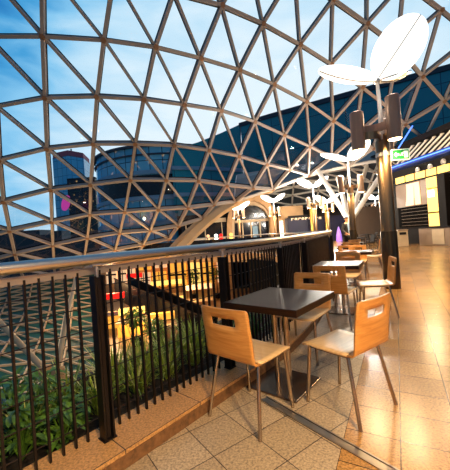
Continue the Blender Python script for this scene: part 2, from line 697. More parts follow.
def shrub(t, v, h, n, label, group):
    p = rowf(t, v, .02)
    bm = MB()
    st = MB()
    for i in range(n):
        a = random.uniform(0, 6.283)
        k = random.uniform(.15, 1)
        r = random.uniform(0, .16) * (1.2 - .5 * k)
        base = V((math.cos(a) * r, math.sin(a) * r, h * k))
        d = V((math.cos(a + random.uniform(-.6, .6)), math.sin(a + random.uniform(-.6, .6)), random.uniform(-.1, .8)))
        leaf(bm, base, d, random.uniform(.06, .11), random.uniform(.026, .045), random.uniform(.4, 1.2), 4)
        if i % 3 == 0:
            st.tube([V((0, 0, 0)), base * .6 + V((0, 0, .02)), base], [.006, .004, .003], 5)
    g = thing('leafy_shrub', label, 'plant', p, random.uniform(0, 6), group)
    bm.build('leaves', 'leaf', g)
    st.build('stems', 'leaf', g)
    return g


GL = 'low broad-leaved dark green plant in the planter left of the first railing post'
for i, (t, v, h) in enumerate([(-2.5, -.75, .34), (-2.25, -1.05, .36), (-2.05, -.76, .32), (-1.85, -1.1, .4), (-1.7, -.8, .34), (-1.5, -1.05, .38), (-2.75, -1.0, .36), (-1.62, -1.18, .4), (-2.0, -1.15, .42), (-2.4, -1.18, .4), (-1.47, -.78, .28)]):
    shrub(t, v, h, 95, GL, 'leafy plants in the planter')
for i, (t, v, h) in enumerate([(-2.35, -.95, .34), (-1.62, -.98, .34), (-1.95, -.9, .3)]):
    grass_clump(t, v, h, 26, 'palegrass', 'pale arching grass tuft among the dark leafy plants left of the first post', 'pale grass tufts')
GG = 'spiky green grass clump in the planter between the first post and the near chair'
for i, (t, v, h) in enumerate([(-1.16, -.92, .36), (-.92, -1.14, .42), (-.84, -.9, .36), (-.6, -1.14, .44), (-.5, -.92, .4), (-.28, -1.14, .46), (-.16, -.92, .42), (.06, -1.12, .46), (-1.3, -1.14, .38)]):
    grass_clump(t, v, h, 70, 'grass', GG, 'grass clumps in the planter')
GF = 'dark grass clump in the planter behind the first table'
for i, (t, v, h) in enumerate([(.2, -.8, .34), (.5, -.95, .34), (.85, -.8, .34), (1.2, -.95, .34)]):
    grass_clump(t, v, h, 45, 'leaf', GF, 'dark grass clumps behind the table')


# ------------------------------------------------------------------ chairs
def make_chair(label):
    root = thing('chair', label, 'chair', (0, 0, 0))
    # seat: thin ply sheet with rounded front corners and a waterfall front edge
    b = MB()
    ys = [-.165, -.12, -.04, .05, .13, .175, .2, .213, .219]
    zs = [.446, .440, .437, .438, .441, .441, .436, .428, .418]
    ws = [.208, .208, .209, .212, .214, .214, .21, .202, .194]
    nx = 8
    for y, z, w in zip(ys, zs, ws):
        for k in range(nx + 1):
            u = k / nx * 2 - 1
            b.v.append(V((u * w, y, z + .006 * u * u)))
    for i in range(len(ys) - 1):
        for k in range(nx):
            o = i * (nx + 1) + k
            b.f.append((o, o + 1, o + nx + 2, o + nx + 1))
    b.build('seat', 'ply_lit', root, True, bevel=0, solid=.014)
    # backrest: bent up from the seat with a hand slot cut through it
    b = MB()
    prof = [(-.165, .446, .208), (-.2, .45, .208), (-.219, .466, .208), (-.226, .51, .208), (-.232, .58, .208), (-.24, .65, .208), (-.246, .692, .208), (-.252, .748, .208), (-.257, .78, .208), (-.2595, .797, .206), (-.261, .806, .2), (-.262, .812, .188)]
    us = [-1, -.9, -.75, -.52, -.25, 0, .25, .52, .75, .9, 1]
    for y, z, w in prof:
        for u in us:
            b.v.append(V((u * w, y + .022 * (1 - u * u) * -1 * min(1, (z - .446) / .2), z)))
    n = len(us)
    for i in range(len(prof) - 1):
        for k in range(n - 1):
            if i == 6 and 3 <= k <= 6:
                continue
            o = i * n + k
            b.f.append((o + 1, o, o + n, o + n + 1))
    b.build('backrest', 'ply', root, True, solid=.014)
    for sx in (-1, 1):
        b = MB()
        b.tube([V((sx * .18, .165, .424)), V((sx * .198, .2, 0.0))], .0125, 10)
        b.build('leg', 'chrome', root, True)
        b = MB()
        b.tube([V((sx * .18, -.155, .428)), V((sx * .225, -.24, 0.0))], .0125, 10)
        b.build('leg', 'chrome', root, True)
    b = MB()
    for sx in (-1, 1):
        b.tube([V((sx * .18, .165, .424)), V((sx * .18, -.155, .428))], .0095, 8)
    b.tube([V((-.18, -.12, .426)), V((.18, -.12, .426))], .0095, 8)
    b.tube([V((-.18, .12, .424)), V((.18, .12, .424))], .0095, 8)
    b.build('under_frame', 'chrome', root, True)
    return root


proto = make_chair('tan plywood chair')
first = [True]


def place_chair(x, y, face, label, group='plywood cafe chairs along the railing'):
    o = proto if first[0] else copy_tree(proto)
    first[0] = False
    o.location = (x, y, 0)
    o.rotation_euler = (0, 0, -math.radians(face))
    o['label'] = label
    o['group'] = group
    return o


def make_table(label):
    root = thing('cafe_table', label, 'table', (0, 0, 0))
    b = MB()
    b.box((.02, 0, .714), (.66, .72, .054))
    b.build('table_top', 'table', root, bevel=.004)
    for sx in (-.055, .055):
        b = MB()
        b.tube([V((sx, 0, .012)), V((sx, 0, .70))], .024, 14)
        b.build('column', 'chrome', root, True)
    b = MB()
    b.box((0, 0, .008), (.46, .46, .016))
    b.build('base_plate', 'base', root, bevel=.004)
    b = MB()
    b.box((0, 0, .68), (.3, .3, .012))
    b.build('top_bracket', 'base', root)
    return root


tproto = make_table('square dark wood cafe table nearest the camera, between the two nearest chairs')
tfirst = [True]


def place_table(x, y, az, label, cream=False):
    o = tproto if tfirst[0] else copy_tree(tproto)
    tfirst[0] = False
    o.location = (x, y, 0)
    o.rotation_euler = (0, 0, -math.radians(az))
    o['label'] = label
    o['group'] = 'cafe tables along the railing'
    return o


place_chair(.127, 2.224, 42.5, 'tan plywood chair nearest the camera on the railing side, slotted back turned to us')
place_table(.415, 2.60, 40, 'dark square cafe table nearest the camera, on two steel columns and a flat base')
place_chair(.815, 2.25, -35, 'tan plywood chair on the aisle side of the nearest table, beside the metal floor strip')
place_chair(.76, 3.17, 218.6, 'tan plywood chair facing the camera across the nearest dark table')
place_chair(1.45, 4.13, 36, 'tan plywood chair with its back to us at the near end of the second table')
place_table(1.71, 4.75, 30, 'second dark square cafe table from the camera')
place_chair(2.13, 4.46, -74, 'tan plywood chair seen side on, facing the second table, left of the big pole')
place_chair(2.10, 5.42, 214, 'tan plywood chair facing the camera across the second cafe table')
place_table(2.88, 6.80, 30, 'third dark square cafe table, its corner just left of the big pole')
place_chair(2.52, 6.32, 30, 'tan plywood chair with its back to us at the near end of the third table')
place_chair(3.18, 7.48, 210, 'tan plywood chair at the far end of the third table')
rowtab = [(3.55, 8.75), (4.35, 10.5)]
ordn = ['fourth', 'fifth', 'sixth', 'seventh']
for (x, y), w in zip(rowtab, ordn):
    place_table(x, y, 28, f'{w} dark square cafe table from the camera in the row along the railing')
    f = V((math.sin(math.radians(28)), math.cos(math.radians(28)), 0))
    r = V((f.y, -f.x, 0))
    p = V((x, y, 0))
    q = p - f * .56
    place_chair(q.x, q.y, 28, f'tan plywood chair at the near end of the {w} cafe table from the camera')
    q = p + f * .6
    place_chair(q.x, q.y, 208, f'tan plywood chair at the far end of the {w} cafe table from the camera')
    q = p + r * .58
    place_chair(q.x, q.y, -62, f'tan plywood chair on the aisle side of the {w} cafe table from the camera')

# dark chairs and tables in front of the far grey wall
b = MB()
dproto = None


def dark_chair():
    root = thing('dark_chair', 'x', 'chair', (0, 0, 0))
    b = MB()
    b.box((0, 0, .45), (.42, .42, .04))
    b.build('seat', 'dark', root, bevel=.01)
    b = MB()
    b.prism([V((-.21, -.2, .5)), V((.21, -.2, .5)), V((.2, -.25, .84)), V((-.2, -.25, .84))], (0, .03, 0))
    b.build('backrest', 'dark', root, bevel=.008)
    for sx in (-1, 1):
        for sy in (-1, 1):
            b = MB()
            b.tube([V((sx * .18, sy * .18, .44)), V((sx * .2, sy * .21, 0))], .013, 8)
            b.build('leg', 'dark', root, True)
    return root


def dark_table():
    root = thing('dark_table', 'x', 'table', (0, 0, 0))
    b = MB()
    b.lathe((0, 0, .7), [(.38, 0), (.4, .012), (.4, .03), (.38, .04)], 24)
    b.build('table_top', 'dark', root, True)
    b = MB()
    b.lathe((0, 0, 0), [(.24, 0), (.23, .02), (.03, .04), (.028, .7)], 16)
    b.build('pedestal', 'chrome', root, True)
    return root


dc, dt_ = dark_chair(), dark_table()
k = 0
spots = [(359, 15.0), (378, 16.9), (366, 19.6)]
pos = ['leftmost', 'rightmost', 'middle']
for (px, d), w in zip(spots, pos):
    g = at(px, 240, d)
    t = dt_ if k == 0 else copy_tree(dt_)
    t.location = (g.x, g.y, 0)
    t['label'] = f'dark round table before the far grey wall, {w} of three'
    t['group'] = 'dark tables before the far wall'
    for sgn, nm in ((-1, 'left'), (1, 'right')):
        c = dc if k == 0 and sgn < 0 else copy_tree(dc)
        c.location = (g.x + sgn * .42, g.y - .1, 0)
        c.rotation_euler = (0, 0, -math.radians(90 * -sgn))
        c['label'] = f'dark chair {nm} of the {w} dark round table by the far wall'
        c['group'] = 'dark chairs before the far wall'
    k += 1

# ------------------------------------------------------------------ flower lamp posts
def petal_mesh(hub, axis, normal, L, W, curve=.1):
    """a shallow oval dish from the hub outwards; returns builder"""
    a = V(axis).normalized()
    n = V(normal)
    n = (n - a * a.dot(n)).normalized()
    s = a.cross(n)
    b = MB()
    rings, seg = 6, 36
    c = V(hub) + a * (L / 2)
    for side in (0, 1):
        for i in range(rings + 1):
            r = i / rings
            for k in range(seg):
                t = 2 * math.pi * k / seg
                dish = -curve * L * (1 - r * r) * .6 * -1
                b.v.append(c + a * (math.cos(t) * r * L / 2) + s * (math.sin(t) * r * W / 2) - n * (dish + side * .02))
    for side in (0, 1):
        o = side * (rings + 1) * seg
        for i in range(rings):
            for k in range(seg):
                q = (o + i * seg + k, o + i * seg + (k + 1) % seg, o + (i + 1) * seg + (k + 1) % seg, o + (i + 1) * seg + k)
                b.f.append(q if side else tuple(reversed(q)))
    o = (rings + 1) * seg
    for k in range(seg):
        b.f.append((rings * seg + k, rings * seg + (k + 1) % seg, o + rings * seg + (k + 1) % seg, o + rings * seg + k))
    return b, c, a, n, s


def lamp_post(label, loc, petals, spots, hub_h=2.95 + 1.29, top=2.95, rz=0., r=.135, sleeve=1.15, power=60, up_power=4, band=False, group='lamp posts with white oval reflectors'):
    root = thing('lamp_post', label, 'lamp post', loc, rz, group)
    b = MB()
    b.lathe((0, 0, 0), [(r * 1.14, 0), (r * 1.14, sleeve - .01), (r * 1.1, sleeve)], 32)
    b.build('sleeve', 'sleeve', root, True)
    b = MB()
    b.lathe((0, 0, 0), [(r, sleeve), (r, top - .02), (r * .93, top)], 32)
    b.build('pole', 'brass', root, True)
    b = MB()
    b.lathe((0, 0, 0), [(r * 1.03, top - .33), (r * 1.05, top - .31), (r * 1.05, top - .27), (r * 1.03, top - .25)], 32)
    b.build('collar', 'steel', root, True)
    b = MB()
    b.tube([V((0, 0, top - .02)), V((0, 0, (top + hub_h) / 2)), V((-.02, 0, hub_h))], [.05, .042, .032], 12)
    b.build('stem', 'white_steel', root, True)
    b = MB()
    b.lathe((-.02, 0, hub_h - .05), [(.02, 0), (.06, .02), (.06, .07), (.02, .1)], 16)
    b.build('hub', 'steel', root, True)
    for (axis, normal, L, W, pm_) in [(q + ('petal',))[:5] for q in petals]:
        a = V(axis).normalized()
        h = V((-.02, 0, hub_h + .01)) + a * .03
        b, c, a, n, s = petal_mesh(h, axis, normal, L, W)
        p = b.build('reflector', pm_, root, True)
        b = MB()
        for off in (-.014, .034):
            b.tube([c + a * (L / 2 * t_) - n * (.6 * .1 * L * (1 - t_ * t_) + off) for t_ in (-.98, -.7, -.35, 0, .35, .7, .97)], .011, 8)
        b.build('rib', 'steel', p, True)
    for (x, y, z0, z1, rr) in spots:
        b = MB()
        seg = 24
        prof = [(rr * .88, z0 + .03), (rr, z0), (rr, z1 - .01), (rr * .9, z1)]
        b.lathe((x, y, 0), prof, seg)
        sp = b.build('spotlight', 'spot_brown', root, True)
        b = MB()
        b.lathe((x, y, 0), [(rr * .8, z0 - .006), (rr * .86, z0 + .02), (rr * .86, z0 + .035)], 20)
        b.build('lens', 'bulb', sp, True)
        ld_ = bpy.data.lights.new('spot_lamp', 'SPOT')
        ld_.energy = power
        ld_.color = (1, .70, .37)
        ld_.spot_size = math.radians(150)
        ld_.spot_blend = .8
        ld_.shadow_soft_size = .08
        lo = bpy.data.objects.new('spot_lamp', ld_)
        col.objects.link(lo)
        lo.parent = sp
        lo.location = (x, y, z0 - .05)
        ul = bpy.data.lights.new('uplight', 'POINT')
        ul.energy = up_power
        ul.color = (1, .9, .76)
        ul.shadow_soft_size = .06
        uo = bpy.data.objects.new('uplight', ul)
        col.objects.link(uo)
        uo.parent = sp
        uo.location = (x, y, z1 + .12)
        # curved bracket from the pole out to the spotlight
        b = MB()
        ang = math.atan2(y, x)
        R = math.hypot(x, y)
        zz = top + .05 if z0 < top < z1 - .1 else (z0 + z1) / 2
        pts = []
        for q in range(9):
            t = q / 8
            rad = r * .3 + (R - rr * .6 - r * .3) * t
            aa = ang + .55 * math.sin(math.pi * t)
            pts.append(V((math.cos(aa) * rad, math.sin(aa) * rad, zz)))
        for q in range(8):
            b.bar(pts[q], pts[q + 1], .02, .15)
        b.build('bracket', 'brass', root)
    if band:        # flat curved band that ties the first two spotlights together in front of the pole
        a_, c_ = V((spots[0][0], spots[0][1], 0)), V((spots[1][0], spots[1][1], 0))
        z_ = top + .22
        b = MB()
        pts = []
        for q in range(13):
            t = q / 12
            p = a_.lerp(c_, t)
            out = V((c_.y - a_.y, a_.x - c_.x, 0)).normalized()
            if out.y > 0:
                out = -out
            pts.append(p - out * (.16 * math.sin(math.pi * t)) + V((0, 0, z_ - .04 + .05 * t)))
        for q in range(12):
            b.bar(pts[q], pts[q + 1], .025, .16)
        b.build('curved_band', 'spot_brown', root)
    return root


# near pole: reflectors posed as in the photograph
P1 = V((3.3, 6.16, 0))
hub_h = 4.2
hubp = P1 + V((-.02, 0, hub_h))


def rel(p):
    return p - P1


sA = rel(at(357.5, 131, 5.95))
sB = rel(at(393.5, 119, 5.75))
sC = V((.35, .45, 0))
lamp_post('tall bronze lamp post nearest the camera with white oval reflectors and an exit sign',
          P1,
          [((.60, -.10, .80), (.35, .85, .30), 1.42, .88),
           ((-1, -.1, .2), (.05, .1, 1), 1.2, .52),
           ((.85, .45, .30), (-.2, -.2, .9), 1.0, .6, 'steel')],  # third dish in plain grey metal to stand for its unlit side
          [(sA.x, sA.y, 2.76, 3.5, .125), (sB.x, sB.y, 2.88, 3.7, .125), (sC.x, sC.y, 2.8, 3.55, .125)],
          hub_h=hub_h, top=2.98, power=240, band=True)

WINGS = [((-.9, -.1, .46), (.3, .62, .7), 1.22, .6), ((.9, -.1, .52), (-.3, .62, .7), 1.22, .6), ((.05, .95, .3), (0, -.3, .9), 1.3, .6)]
SPOTS = [(-.42, -.12, 2.75, 3.5, .125), (.42, -.12, 2.75, 3.5, .125)]


def far_lamp(label, px, py, d, hub=None, power=60, wings=WINGS, r=.13, top=2.98):
    g = at(px, py, d)
    return lamp_post(label, V((g.x, g.y, 0)), wings, SPOTS, hub_h=g.z if hub is None else hub, top=min(top, g.z - .6), power=power, up_power=power * .9, r=r)


far_lamp('bronze lamp post second from the camera, left of the big pole', 348, 160, 13.2, power=330, wings=[((-1, -.1, .26), (.2, .2, 1), 1.2, .5), ((.72, -.25, .62), (.1, .9, .3), 1.15, .62), ((.1, .95, .3), (0, -.3, .9), 1.1, .5)])
far_lamp('lamp post with wide white wings above the dark navy shop', 313, 187, 21, power=330)
far_lamp('slim lamp post with white wings right of the stone arch', 273.5, 201.5, 27.5, power=260)
far_lamp('slim lamp post with white wings left of the stone arch', 238, 209.5, 27.0, power=260)
far_lamp('small distant lamp post with white wings right of the navy shop', 327, 202, 27, power=260)
far_lamp('small distant lamp post with white wings before the far grey wall', 375, 199, 31, power=260)
# the post the row continues with, behind the camera
lamp_post('bronze lamp post behind the camera at the near end of the row', V((1.25, -1.2, 0)), WINGS, SPOTS + [(0, .45, 2.75, 3.5, .125)], hub_h=4.2, top=2.98, power=620)

# exit sign on the near pole
es = at(400, 154.6, 6.0)
ex = thing('exit_sign', 'green exit sign with a white arrow and door beside the near lamp post', 'sign', es)
b = MB()
b.box((0, 0, 0), (.36, .03, .215))
b.build('frame', 'exitwhite', ex, bevel=.004)
b = MB()
b.box((0, -.017, 0), (.325, .006, .18))
b.build('panel', 'green', ex)
b = MB()
b.prism([V((-.13, -.021, 0)), V((-.085, -.021, .05)), V((-.085, -.021, .022)), V((-.03, -.021, .022)), V((-.03, -.021, -.022)), V((-.085, -.021, -.022)), V((-.085, -.021, -.05))], (0, -.003, 0))
b.build('arrow', 'exitwhite', ex)
b = MB()
b.box((.105, -.0225, 0), (.075, .003, .13))
b.build('door_pictogram', 'exitwhite', ex)
b = MB()
y = -.0225
for (x0, z0, x1, z1, w) in ((.02, .005, .045, .03, .016), (.02, .005, -.005, -.03, .013), (.02, .005, .045, -.028, .013), (.035, .03, .06, .008, .01), (.03, .03, .005, .02, .01)):
    b.bar((x0, y, z0), (x1, y, z1), .003, w, up=(-(z1 - z0), 0, x1 - x0))
b.lathe((.052, y, .04), [(.001, -.009), (.01, -.004), (.01, .004), (.001, .009)], 10)
b.build('running_man_pictogram', 'exitwhite', ex)
b = MB()
b.bar((-.18, .0, 0), rel(es) * -1 * .8 + V((0, 0, rel(es).z * .8)), .03, .03)
b.build('bracket', 'bar', ex)

# ------------------------------------------------------------------ the glass dome
LAT = {(10,-3):(16.91,16.96,7.85),(4,-3):(5.42,13.69,14.50),(5,-3):(7.46,14.22,13.76),(6,-3):(9.45,14.76,12.95),(7,-3):(11.49,15.22,11.79),(8,-3):(13.44,15.74,10.69),(9,-3):(15.23,16.40,9.43),(2,-2):(-0.40,12.40,13.30),(3,-2):(1.81,13.12,13.15),(4,-2):(3.94,13.80,13.03),(5,-2):(5.92,14.68,12.26),(6,-2):(7.85,15.42,11.48),(7,-2):(9.75,16.10,10.60),(8,-2):(11.47,16.92,9.38),(9,-2):(13.18,17.71,8.27),(10,-2):(14.89,18.37,7.12),(11,-2):(16.52,18.90,5.71),(-1,-1):(-7.90,10.66,11.43),(0,-1):(-5.79,10.82,11.39),(1,-1):(-3.50,11.49,11.38),(2,-1):(-1.45,12.54,11.39),(3,-1):(0.52,13.58,11.51),(4,-1):(2.45,14.52,11.23),(5,-1):(4.38,15.35,10.63),(6,-1):(6.19,16.18,9.99),(7,-1):(8.08,16.88,8.98),(8,-1):(9.88,17.67,8.08),(9,-1):(11.49,18.80,7.45),(10,-1):(13.23,19.65,6.68),(11,-1):(15.07,20.48,5.94),(12,-1):(16.95,21.16,5.02),(-1,0):(-8.85,12.10,9.84),(0,0):(-6.66,12.16,9.73),(1,0):(-4.39,12.47,9.62),(2,0):(-2.45,13.11,9.59),(3,0):(-0.61,14.14,9.59),(4,0):(1.24,15.15,9.47),(5,0):(3.08,16.08,9.09),(6,0):(4.96,16.88,8.41),(7,0):(6.65,17.63,7.53),(8,0):(8.32,18.55,6.91),(9,0):(9.82,19.60,6.32),(10,0):(11.39,20.93,5.84),(-2,1):(-11.99,13.47,7.32),(-1,1):(-9.71,13.54,7.73),(0,1):(-7.54,13.60,8.01),(1,1):(-5.31,13.76,7.99),(2,1):(-3.30,14.07,7.86),(3,1):(-1.59,14.86,7.82),(4,1):(0.19,15.86,7.82),(5,1):(2.02,16.78,7.47),(6,1):(3.78,17.69,6.93),(7,1):(5.51,18.66,6.46),(8,1):(7.14,19.59,5.92),(9,1):(8.70,20.96,5.55),(-2,2):(-12.90,14.56,5.22),(-1,2):(-10.67,14.84,5.76),(0,2):(-8.43,15.04,6.22),(1,2):(-6.20,15.20,6.36),(2,2):(-4.17,15.34,6.27),(3,2):(-2.34,15.84,6.22),(4,2):(-0.60,16.66,6.07),(5,2):(1.07,17.66,5.89),(6,2):(2.80,18.60,5.53),(7,2):(4.42,19.69,5.35),(8,2):(6.01,21.06,5.13),(-2,3):(-13.70,15.88,3.30),(-1,3):(-11.56,16.16,3.97),(0,3):(-9.22,16.51,4.50),(1,3):(-7.08,16.60,4.64),(2,3):(-4.96,16.78,4.78),(3,3):(-3.08,17.06,4.70),(4,3):(-1.38,17.87,4.70),(5,3):(0.28,18.77,4.48),(6,3):(1.96,19.75,4.34),(7,3):(3.48,21.15,4.35),(-2,4):(-14.72,17.49,1.99),(-1,4):(-12.45,17.73,2.53),(0,4):(-10.12,17.99,2.90),(1,4):(-7.92,18.20,3.21),(2,4):(-5.86,18.23,3.22),(3,4):(-3.93,18.45,3.25),(4,4):(-2.25,19.13,3.30),(5,4):(-0.64,20.11,3.48),(6,4):(0.87,21.43,3.73),(-2,5):(-15.71,19.15,0.71),(-1,5):(-13.38,19.37,1.16),(0,5):(-11.06,19.60,1.54),(1,5):(-8.91,19.81,1.87),(2,5):(-6.83,19.94,2.06),(3,5):(-4.89,20.07,2.08),(4,5):(-3.12,20.60,2.28),(5,5):(-1.55,21.80,2.72),(-2,6):(-16.63,20.83,-0.61),(-1,6):(-14.31,21.11,0.02),(0,6):(-12.04,21.30,0.34),(1,6):(-9.96,21.47,0.67),(2,6):(-7.86,21.67,0.94),(3,6):(-5.89,21.82,1.16),(4,6):(-4.10,22.35,1.46),(-1,7):(-15.21,22.89,-1.08),(0,7):(-13.04,23.09,-0.73),(1,7):(-11.02,23.21,-0.35),(2,7):(-8.89,23.47,-0.06),(3,7):(-6.91,23.65,0.33)}
LAT = {k: V(p) for k, p in LAT.items()}


def lattice_roof(name, nodes, bar_w, bar_h, dw, dh, mat, inside, glazing='glass', gname='glazing', node_r=.12, gasket=False):
    root = bpy.data.objects.new(name, None)
    col.objects.link(root)
    root['kind'] = 'structure'
    nrm = {}
    for (i, j), p in nodes.items():
        acc = V((0, 0, 0))
        ring = [(1, 0), (1, 1), (0, 1), (-1, 0), (-1, -1), (0, -1)]
        for a, c in zip(ring, ring[1:] + ring[:1]):
            q, r = nodes.get((i + a[0], j + a[1])), nodes.get((i + c[0], j + c[1]))
            if q is not None and r is not None:
                acc += (q - p).cross(r - p)
        if acc.length == 0:
            acc = inside - p
        acc.normalize()
        if acc.dot(inside - p) < 0:
            acc = -acc
        nrm[(i, j)] = acc
    fams = (('cross_rib', (1, 0), lambda i, j: j, bar_w, bar_h), ('long_rib', (0, 1), lambda i, j: i, bar_w, bar_h), ('diagonal_rib', (1, 1), lambda i, j: i - j, dw, dh))
    for nm, d, key, w, h in fams:
        lines = {}
        for (i, j), p in nodes.items():
            k2 = (i + d[0], j + d[1])
            if k2 in nodes:
                lines.setdefault(key(i, j), []).append(((i, j), k2))
        for k in sorted(lines):
            bm = MB()
            for a, c in lines[k]:
                up = nrm[a] + nrm[c]
                bm.bar(nodes[a] + nrm[a] * h * .5, nodes[c] + nrm[c] * h * .5, w, h, up)
            bm.build(nm, mat, root)
            if gasket:
                bm = MB()
                for a, c in lines[k]:
                    up = nrm[a] + nrm[c]
                    bm.bar(nodes[a] - nrm[a] * .03, nodes[c] - nrm[c] * .03, w * 1.32, .06, up)
                bm.build('gasket_strip', 'dark', root)
    bm = MB()
    for k, p in nodes.items():
        n = nrm[k]
        a = n.orthogonal().normalized()
        c = n.cross(a)
        bm.prism([p - n * .02 + (a * math.cos(t * math.pi / 3) + c * math.sin(t * math.pi / 3)) * node_r for t in range(6)], n * (bar_h + .04))
    bm.build('node_plates', 'node', root)
    rows = sorted({j for i, j in nodes})
    for j in rows:
        bm = MB()
        for (i, jj) in nodes:
            if jj != j:
                continue
            for tri in (((i, j), (i + 1, j), (i + 1, j + 1)), ((i, j), (i + 1, j + 1), (i, j + 1))):
                if all(k in nodes for k in tri):
                    bm.add([nodes[k] - nrm[k] * .045 for k in tri], [(0, 1, 2)])
        if bm.f:
            bm.build(gname, glazing, root)
    return root


lattice_roof('ceiling', LAT, .14, .22, .10, .18, 'lattice', V((2, 4, 1)), gasket=True)

# lower valley of the roof seen through the railing, teal glazing
NL = {}
prof = [(0, 0), (1.6, -1.2), (3.1, -1.95), (4.6, -2.4), (6.1, -2.7), (7.6, -2.9), (9.1, -3.05), (10.6, -3.2), (12.0, -3.35)]
top7 = {-2: V((-17.3, 22.6, -1.6)), -1: LAT[(-1, 7)], 0: LAT[(0, 7)], 1: LAT[(1, 7)], 2: LAT[(2, 7)]}
def top_at(u):
    ks = [(-4, V((-21.0, 22.1, -2.4))), (-2, top7[-2]), (-1, top7[-1]), (0, top7[0]), (1, top7[1]), (2, top7[2])]
    for (a, p), (c, q) in zip(ks, ks[1:]):
        if a <= u <= c:
            return p.lerp(q, (u - a) / (c - a))
    return ks[-1][1]


def prof_at(q):
    i_ = min(int(q), len(prof) - 2)
    f_ = q - i_
    return prof[i_][0] * (1 - f_) + prof[i_ + 1][0] * f_, prof[i_][1] * (1 - f_) + prof[i_ + 1][1] * f_


QS = [0, .22, .46, .72, 1.0, 1.35, 1.8, 2.4, 3.1, 3.9, 4.7, 5.5, 6.3, 7.1, 7.9]
for kk in range(len(QS)):
    for ii in range(-5, 3):
        q, u = QS[kk], ii * .72
        dy, dz = prof_at(q)
        p = top_at(u)
        NL[(ii, kk)] = V((p.x + .42 * dy, p.y - dy, p.z * max(0, 1 - q / 4) - .7 * min(1, q / 4) + dz))
lattice_roof('ceiling', NL, .07, .09, .055, .08, 'lattice_pale', V((-8, 15, 20)), 'teal', 'glazing', .07)

# far vault over the end of the gallery
NF = {}
edge = [V((.87, 21.43, 3.73)), V((3.48, 21.15, 4.35)), V((6.01, 21.06, 5.13)), V((8.70, 20.96, 5.55)), V((11.39, 20.93, 5.84)), V((13.9, 21.3, 5.6)), V((16.2, 22.0, 5.2))]
VZ = [0, .9, 1.6, 2.1, 2.3, 2.2, 1.8, 1.2, .35, -.8, -2.1]
for i in range(7):
    for j in range(11):
        k_ = j / 10
        z = edge[i].z * (1 - k_) + 5.2 * k_ + VZ[j] + .35 * math.sin(i * 1.3 + j * .5) * min(1, j / 3)
        NF[(i, j)] = V((edge[i].x + .3 * j + .05 * j * (i - 2), edge[i].y + 1.95 * j, z))
lattice_roof('ceiling', NF, .17, .17, .14, .14, 'white_steel', V((6, 25, 0)), 'slate', 'roof_panels')

# thick tan beam along the foot of the dome, from behind the handrail up to the arch
eb = [at(172, 258, 20.5), at(183, 246, 21.0), at(195, 233, 21.4), at(207, 222, 21.6), at(221, 211, 21.8), at(236, 202, 21.8), at(252, 193, 21.8), at(272, 188, 21.8)]
b = MB()
for i in range(len(eb) - 1):
    b.bar(eb[i], eb[i + 1], .5, .42, V((0, -1, .6)))
struct(b.build('trim_3', 'beam'))
b = MB()
eb2 = [p + V((-.9, .4, -.15)) for p in eb[:6]]
for i in range(len(eb2) - 1):
    b.bar(eb2[i], eb2[i + 1], .3, .25, V((0, -1, .6)))
struct(b.build('trim_4', 'beam'))

# white tree struts carrying the far vault
sb = at(350, 226, 19.0)
sb = V((sb.x, sb.y, 0))
trs = thing('tree_column', 'white branching steel strut column behind the second lamp post', 'column', sb)
b = WB()
b.tube([sb, sb + V((0, 0, 1.7))], .22, 14)
b.build('stub', 'white_steel', trs, True)
for (px, py, d) in ((320, 176, 20.5), (339, 184, 21.5), (382, 176, 20.5), (366, 170, 24)):
    b = WB()
    e = at(px, py, d)
    b.tube([sb + V((0, 0, 1.6)), e + (e - sb).normalized() * .6], [.17, .15], 12)
    b.build('branch', 'white_steel', trs, True)
# struts below the railing on the left, in front of the lower roof
for lab, base, ends in (('tan branching roof strut low on the left beyond the railing', (44, 372, 10.3), ((-6, 316, 10.8), (52, 352, 9.9))),
                        ('curved tan roof strut left of the first railing post', (57, 374, 10.0), ((66, 318, 10.6), (78, 272, 14)))):
    p = at(*base)
    s_ = thing('roof_strut', lab, 'column', V((p.x, p.y, -5.5)))
    b = WB()
    b.box(V((p.x, p.y, -5.5 + (p.z + 5.7) / 2)), (.36, .36, p.z + 5.7))
    b.build('pedestal', 'tan', s_, bevel=.03)
    b = WB()
    e = [at(*q) for q in ends]
    if lab.startswith('curved'):
        b.tube([p + V((0, 0, .1)), e[0], e[1]], [.1, .09, .08], 10)
    else:
        b.tube([p + V((0, 0, .1)), e[0]], [.1, .09], 10)
    b.build('branch', 'beam', s_, True)

# ------------------------------------------------------------------ buildings outside
def wall_uv(me_o, fn):
    pass


